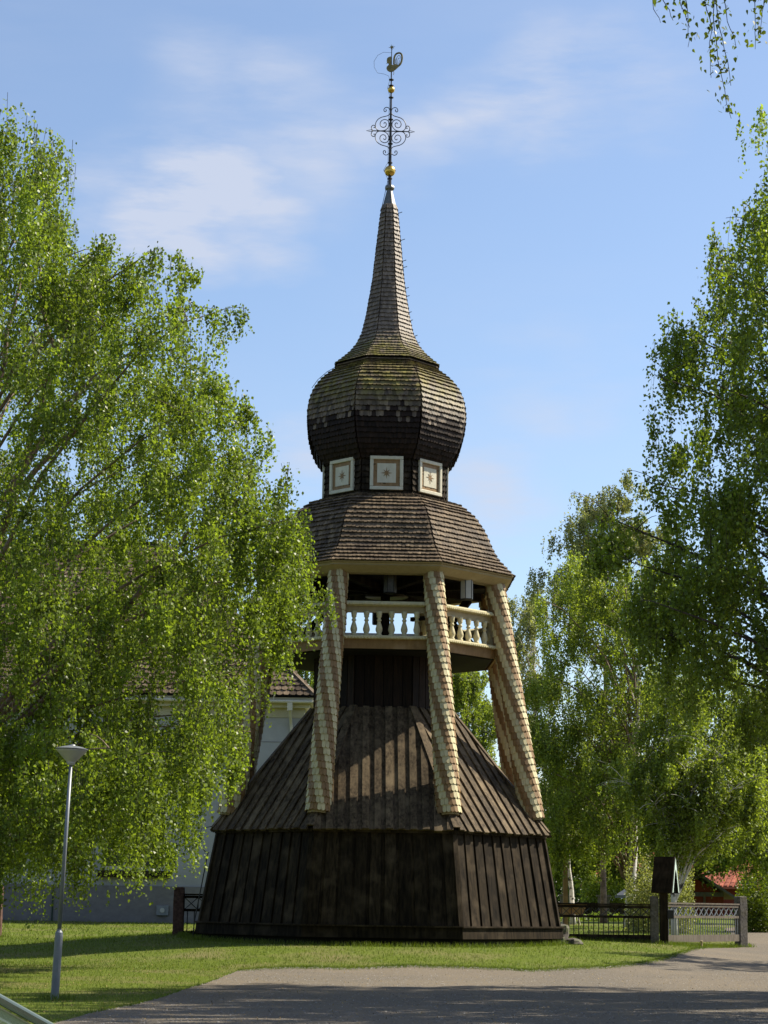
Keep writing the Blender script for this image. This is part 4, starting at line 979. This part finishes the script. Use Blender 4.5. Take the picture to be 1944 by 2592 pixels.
L3 = [(7.5, 14.2, 1.0), (8.51, 13.51, 1.78), (7.07, 12.39, 1.42), (9.4, 11.35, 2.31), (7.06, 9.7, 1.6), (6.35, 7.91, 1.33), (8.48, 8.12, 2.13), (6.8, 5.98, 1.5), (8.99, 5.49, 2.13), (7.58, 4.35, 1.3), (6.45, 4.41, .8), (10.86, 14.09, 1.6), (11.16, 9.59, 1.96)]
tree('pale topped birch with a forked white trunk just right of the bell tower', 'birch tree', 9.5, 75.0, 14.6, L3, 130000, .046, 'leaf_light', .20, 90, (.5, 1.6), 'bark_white', 13, limbmat='bark_pink', depth=1.6, per=24, crown_r=4.2)
L3b = [(9.5, 17.4, .7), (8.6, 16.9, .9), (7.5, 15.6, 1.1), (6.6, 13.6, 1.0), (9.6, 15.6, 1.2), (8.2, 14.6, 1.2), (10.4, 15.6, 1.0)]
tree('thin grey green treetop rising highest behind the birches right of the tower', 'tree', 9.3, 82.0, 19.2, [(a*1.09, b*1.085, c) for a, b, c in L3b], 34000, .045, 'leaf_pale', .12, 34, (.3, .9), 'bark_pink', 14, depth=1.6, per=20, subs=4, limb_r=.5)
L4 = [(6.91, 15.06, .98), (6.48, 13.48, 1.2), (7.14, 11.73, 1.31), (6.7, 9.32, 1.31), (7.36, 7.18, 1.31)]
tree('sparse pale birch standing far back between the tower and the denser birches', 'birch tree', 7.3, 92.0, 16.2, L4, 26000, .052, 'leaf_pale', .16, 50, (.4, 1.2), 'bark_white', 15, depth=1.4, per=20)
L5 = [(4.11, 12.2, 1.16), (4.59, 10.25, 1.63), (5.3, 7.73, 1.39), (3.17, 12.4, 1.39), (4.6, 5.5, 1.5)]
tree('green birch seen through the gap between the tower legs on the right', 'birch tree', 4.4, 98.0, 13.6, L5, 50000, .052, 'leaf_light', .16, 50, (.4, 1.2), 'bark_white', 16, depth=1.6, per=20)
L6 = [(10.1, 7.23, 1.29), (9.28, 5.62, 1.45), (10.55, 5.17, 1.45), (11.84, 5.98, 1.61), (10.85, 3.95, .9), (12.45, 4.6, 1.2), (9.57, 3.8, .75), (10.6, 8.6, 1.0)]
tree('slim birch with a thin straight white trunk rising behind the roofed post', 'birch tree', 10.12, 68.0, 10.2, L6, 70000, .046, 'leaf_light', .085, 60, (.4, 1.3), 'bark_white', 17, depth=1.6, per=24)
L7 = [(15.62, 7.89, 2.22), (16.7, 11.12, 2.22), (14.85, 9.68, 1.81), (17.6, 6.72, 2.62), (16.36, 5.12, 1.81), (18.5, 9, 2.5)]
tree('broad birch filling the right background above the road', 'birch tree', 17.0, 85.0, 13.5, L7, 75000, .056, 'leaf_light', .2, 70, (.5, 1.6), 'bark_white', 18, depth=2.4, per=24)
L8 = [(-4.2, 11.0, 1.6), (-3.2, 12.6, 1.5), (-5.4, 13.2, 1.6), (-4.4, 14.6, 1.2), (-3.4, 9, 1.5)]
tree('birch far behind the church roof end, seen beside the dark shaft of the tower', 'birch tree', -4.2, 108.0, 15.5, L8, 30000, .06, 'leaf_fresh', .18, 40, (.4, 1.2), 'bark_white', 19, depth=1.6, per=20)
# tree whose hanging twigs enter at the top right, and trees beside the yard outside the frame (they cast its shade)
L9 = [(2.55, 11.3, .22), (2.95, 11.15, .22), (3.25, 11.0, .20), (3.6, 11.05, .2), (3.9, 11.0, .3), (4.6, 11.6, .8), (6.2, 12.2, 1.5), (8.5, 12.5, 2.2), (8.5, 9.5, 2.0), (11, 11, 2.0)]
t9 = tree('birch outside the frame whose leafy twigs hang into the top right corner', 'birch tree', 9.6, 18.2, 14.5, L9[5:], 26000, .03, 'leaf_deep', .22, 45, (.4, 1.0), 'bark_white', 20, depth=1.8, limbmat='bark_dark')
g = np.random.default_rng(77); PP = []; TW = MB()
for (x0, zt_, x1, zb_, dens) in [(2.78, 11.2, 2.93, 9.92+.22, 42), (2.90, 11.2, 3.02, 10.0, 46), (3.12, 11.25, 3.20, 9.75, 60), (3.18, 11.3, 3.44, 9.30, 115), (3.22, 11.2, 3.38, 9.62, 50), (3.62, 11.2, 3.60, 10.03, 70), (3.76, 11.2, 3.70, 10.1, 60), (2.55, 11.1, 2.68, 10.33, 14), (3.30, 11.2, 3.50, 10.02, 34), (2.60, 11.1, 2.83, 10.3, 24)]:
    n = 14; t_ = np.linspace(0, 1, n); px = x0+(x1-x0)*t_**1.5+np.cumsum(g.normal(0, .012, n)); pz = zt_+(zb_-zt_)*t_; py = np.cumsum(g.normal(0, .02, n))
    pts = np.stack([px-9.6, py, pz-(float(hgt(9.6, 18.2))-.1)], -1)
    TW.tube([tuple(p) for p in pts], list(np.linspace(.008, .003, n)), 4)
    for _ in range(dens):
        tt = g.uniform(.15, 1)*(n-1); i0 = min(n-2, int(tt)); PP.append(pts[i0]+(pts[i0+1]-pts[i0])*(tt-i0)+g.normal(0, 1, 3)*np.array([.055, .055, .035]))
TW.build('hanging_twigs', 'bark_dark', t9)
PP = np.array(PP); N = len(PP); ax = g.normal(0, .45, (N, 3)); ax[:, 2] -= .8; ax /= np.linalg.norm(ax, axis=1)[:, None]
b_ = np.cross(ax, g.normal(0, 1, (N, 3))); b_ /= np.linalg.norm(b_, axis=1)[:, None]; s_ = .023*g.uniform(.7, 1.25, N)[:, None]
V = np.stack([PP-ax*s_*1.0, PP-ax*s_*.55+b_*s_*.75, PP+ax*s_*.2+b_*s_*.6, PP+ax*s_*1.4, PP+ax*s_*.2-b_*s_*.6, PP-ax*s_*.55-b_*s_*.75], 1).reshape(-1, 3)
npmesh('hanging_leaves', V, np.arange(N*6).reshape(-1, 6), np.repeat(g.uniform(.1, 1, N), 6), 'leaf_deep', t9, kind='stuff')
def blobs(cx_, cz, sp, n, r, sd_):
    q = np.random.default_rng(sd_); return [(cx_+q.uniform(-1, 1)*sp, cz+q.uniform(-1, 1)*sp*.9, r*q.uniform(.7, 1.2)) for _ in range(n)]
for i, (x, y, hh, cz, sp, nl, dp_) in enumerate([(13.8, 39.2, 19.5, 13, 4.3, 52000, 3.2), (19.5, 38, 17, 11, 4.6, 34000, 3.6), (27, 34, 16, 10, 5, 20000, 4), (11.8, 31.2, 15, 10, 3.6, 36000, 3.0), (17.6, 52.3, 12, 8.6, 3.0, 12000, 2.6)]):
    tree(['leafy birch beside the yard right of the frame, first of the row', 'taller birch behind it beside the yard, right of the frame', 'birch farthest from the yard, right of the frame', 'birch nearest the viewer right of the frame', 'low sparse birch right of the frame level with the tower'][i], 'birch tree', x, y, hh, blobs(x, cz, sp, 9, 1.7, 50+i), nl, .065, 'leaf_fresh', .2, 45, (.5, 1.5), 'bark_white', 30+i, depth=dp_, per=20, twig=False, subs=5)

# ------------------------------------------------------------------ background behind the fence
def leafmass(name, label, cat, boxes, n, leaf, mat, kind=None, seed=0, group=None):
    g = np.random.default_rng(seed); vol = np.array([(b[1]-b[0])*(b[3]-b[2])*(b[5]-b[4]) for b in boxes]); vol = vol/vol.sum()
    k = g.choice(len(boxes), n, p=vol); B = np.array(boxes)[k]
    u = g.uniform(0, 1, (n, 3)); P = np.stack([B[:, 0]+(B[:, 1]-B[:, 0])*u[:, 0], B[:, 2]+(B[:, 3]-B[:, 2])*u[:, 1], B[:, 4]+(B[:, 5]-B[:, 4])*u[:, 2]*(.8+.2*np.sin(u[:, 0]*17+B[:, 0])+.1*g.normal(0, 1, n))], -1)
    ax = g.normal(0, 1, (n, 3)); ax /= np.linalg.norm(ax, axis=1)[:, None]; b_ = np.cross(ax, g.normal(0, 1, (n, 3))); b_ /= np.linalg.norm(b_, axis=1)[:, None]
    s_ = leaf*g.uniform(.6, 1.3, n)[:, None]
    V = np.stack([P-ax*s_, P+b_*s_*.7, P+ax*s_, P-b_*s_*.7], 1).reshape(-1, 3)
    o = npmesh(name, V, np.arange(n*4).reshape(-1, 4), np.repeat(g.uniform(0, 1, n), 4), mat, kind=kind)
    if label: tag(o, label, cat, group)
    return o
leafmass('far_wood', None, None, [(-80, -50, 150, 170, 1, 16), (-50, 0, 150, 168, 1, 13), (0, 30, 148, 166, 1, 9.5), (30, 60, 145, 165, 1, 14), (60, 110, 140, 170, 1, 18)], 150000, .30, 'forest_leaf', 'stuff', 5)
fence_plants = leafmass('flower_border', None, None, [(5.5, 14, 86, 87.2, .8, 1.25)], 9000, .045, 'leaf_fresh', 'stuff', 6)
leafmass('hedge', 'low dark green clipped hedge along the far side of the gravel road', 'hedge', [(14.8, 26, 81.5, 83, .7, 1.75)], 30000, .055, 'hedge_leaf', None, 7)
leafmass('shrub', 'loose brownish green shrub growing behind the roofed post', 'shrub', [(8.9, 11.2, 70, 72, .6, 3.4)], 14000, .04, 'leaf_pale', None, 8)
L10 = [(9.0, 3.6, 1.0), (7.8, 4.6, 1.2), (9.5, 4.2, 1.3), (12, 5, 1.6), (14.5, 4.6, 1.5), (17, 4.4, 1.6), (20, 4.8, 1.8), (22.5, 4.5, 1.6), (10.5, 7, 1.6), (13.5, 7.5, 1.8)]
tree('low spreading birch far behind the board wall, in front of the red roofs', 'birch tree', 14.0, 99.0, 9.0, L10, 80000, .06, 'leaf_mid', .14, 50, (.4, 1.5), 'bark_dark', 42, depth=1.8, per=20)
leafmass('shrub', 'rounded bush beside the right-hand stone gate post, across the road', 'shrub', [(13.2, 14.4, 72, 73.5, .7, 2.6)], 6000, .045, 'leaf_deep', None, 9)

leafmass('far_wood', None, None, [(-70, 70, -34, -24, 0, 17), (-75, -62, -24, 60, 0, 16), (60, 72, -24, 60, 0, 16)], 90000, .36, 'forest_leaf', 'stuff', 12)  # unseen wood added behind and beside the camera to dim the sky fill
leafmass('shrub', 'tall leafy bush hiding the right end of the red tiled roof', 'shrub', [(21.6, 25.5, 117, 119, .9, 5.2)], 12000, .07, 'leaf_mid', None, 13)
leafmass('shrub', 'pale bush left of the steep red roof behind the board wall', 'shrub', [(11.6, 14.6, 112, 114, .9, 4.2)], 12000, .07, 'leaf_light', None, 14)
# dry leaves and bud scales blown over lawn and gravel
n = 4200; g = np.random.default_rng(91); y = 24+g.uniform(0, 1, n)**1.3*30; x = g.uniform(-1, 1, n)*(.21*y+.5); z = hgt(x, y)+.025
a_ = g.uniform(0, PI, n); s_ = g.uniform(.008, .02, n); dx, dy = np.cos(a_)*s_, np.sin(a_)*s_; tz = g.normal(0, .006, n)
V = np.stack([np.stack([x-dx, y-dy, z+tz], -1), np.stack([x+dy*.6, y-dx*.6, z], -1), np.stack([x+dx, y+dy, z-tz+.006], -1), np.stack([x-dy*.6, y+dx*.6, z], -1)], 1).reshape(-1, 3)
npmesh('fallen_leaves', V, np.arange(n*4).reshape(-1, 4), np.repeat(g.uniform(0, 1, n), 4), 'dry_leaf', kind='stuff')

# brown board wall with capped pillars
bw = thing('board_wall', 'low brown board wall with small capped pillars behind the dark fence', 'wall', (9, 90, .8))
for i in range(30):
    x = -4.4+i*.3
    MB().box((x, 0, .45), (.285, .05, .9), tint=rnd.random()).build('board', 'red_wall' if False else 'grey_wood' if False else 'tar_wood', bw)
for x in (-3.0, -.5, 1.2, 3.4):
    MB().box((x, -.1, .58), (.5, .4, 1.16), tint=.5).build('pillar', 'fieldstone', bw)
    MB().box((x, -.1, 1.20), (.62, .5, .08), tint=.5).build('coping', 'granite', bw)
# planter table on white legs
pt = thing('garden_table', 'tan wooden garden table with white bent legs seen through the dark fence', 'table', (7.62, 78.6, .73))
MB().box((0, 0, .90), (1.3, .7, .04), tint=.6).build('tabletop', 'white_paint', pt)
MB().add([(-.62, -.33, .88), (.62, -.33, .88), (.42, -.33, .48), (-.42, -.33, .48), (-.62, -.30, .88), (.62, -.30, .88), (.42, -.30, .48), (-.42, -.30, .48)], [(0, 3, 2, 1), (4, 5, 6, 7), (0, 1, 5, 4), (1, 2, 6, 5), (2, 3, 7, 6), (3, 0, 4, 7)]).build('front_board', 'tan_paint', pt)
for sg in (-1, 1):
    for sy in (-1, 1):
        MB().tube([(sg*.25, sy*.25, .88), (sg*.27, sy*.25, .4), (sg*.36, sy*.28, 0)], .02, 6).build('leg', 'white_paint', pt)
pole = MB().box((0, 0, 1.6), (.18, .18, 3.2), tint=.8).build('wooden_pole', 'tan_paint'); pole.location = (7.35, 78, .7); tag(pole, 'plain brown wooden pole standing behind the dark fence beside a white birch stem', 'pole')
tree('young birch with a short white stem beside the brown pole', 'birch tree', 7.75, 79.0, 6.5, [(7.7, 6, .9), (8.2, 5, .9), (7.2, 5, .8)], 9000, .05, 'leaf_fresh', .09, 24, (.4, 1.1), 'bark_white', 41, depth=.9, per=20)

# houses beyond
def house(name, label, cat, x, y, z, w_, d_, wall_h, roof_h, wallmat, roofmat, over=.3, yaw=0, tiles=0, group=None):
    o = thing(name, label, cat, (x, y, z), group); o.rotation_euler = (0, 0, yaw)
    # ridge along y (gable faces the viewer)
    MB().box((0, d_/2, wall_h/2), (w_, d_, wall_h), tint=.5).build('wall', wallmat, o)
    g0 = MB(); g0.prism([(-w_/2, 0, wall_h), (w_/2, 0, wall_h), (0, 0, wall_h+roof_h*w_/(w_+2*over)-.02)], (0, d_, 0)); g0.build('gable', wallmat, o)
    for sg in (-1, 1):
        e_ = Vector((sg*(w_/2+over), 0, wall_h-roof_h*over/(w_/2+over)*.9)); r_ = Vector((0, 0, wall_h+roof_h))
        rr_ = MB(); rr_.prism([Vector((e_.x, -over, e_.z)), Vector((r_.x, -over, r_.z)), Vector((r_.x, d_+over, r_.z)), Vector((e_.x, d_+over, e_.z))], (0, 0, .14)); ro = rr_.build('roof', roofmat, o)
        if tiles:
            tm = MB(); n = int(d_/.3)
            for i in range(n):
                yy = -over+(i+.5)*(d_+2*over)/n
                for j in range(10):
                    a_ = e_.lerp(r_, j/10); b_ = e_.lerp(r_, (j+1.1)/10)
                    tm.beam((a_.x, yy, a_.z+.19), (b_.x, yy, b_.z+.17), .2, .05, tint=rnd.random())
            tm.build('roof_tiles', roofmat, ro, kind='stuff')
    return o
sh_ = house('garden_shed', 'small dark red shed with grey felt roof behind the pale lattice fence', 'shed', 15.6, 103, .9, 4.6, 3.5, 1.35, 1.55, 'red_wall', 'slate_felt', .55)
MB().box((0, -.03, 1.32), (4.6, .06, .22), tint=.4).build('lintel_board', 'slate_felt', sh_)
MB().box((1.3, -.04, .7), (.12, .06, 1.3), tint=.4).build('post', 'grey_wood', sh_)
wn_ = MB().box((-.1, -.04, .85), (1.1, .05, .7), tint=.4).build('window', 'white_paint', sh_)
MB().box((-.1, -.075, .85), (.95, .02, .55), tint=.4).build('pane', 'glass_dark', wn_)
house('red_roofed_house', 'house with bright red tiled roof showing through the leaves above the shed', 'house', 24.5, 128, 1.0, 8, 10, 1.9, 2.0, 'red_wall', 'red_tile', .5, yaw=1.15, tiles=1)
house('red_roofed_house', 'small house with a steep red tiled roof behind the board wall', 'house', 15.35, 122, .9, 1.5, 1.4, 1.35, 1.1, 'red_wall', 'red_tile', .3, yaw=.5, tiles=1)
house('outbuilding', 'outbuilding with pale blue metal roof beside the steep red roof', 'shed', 14.95, 117, .9, 1.1, 1.0, 1.0, .5, 'grey_wood', 'blue_sheet', .3, yaw=1.2)
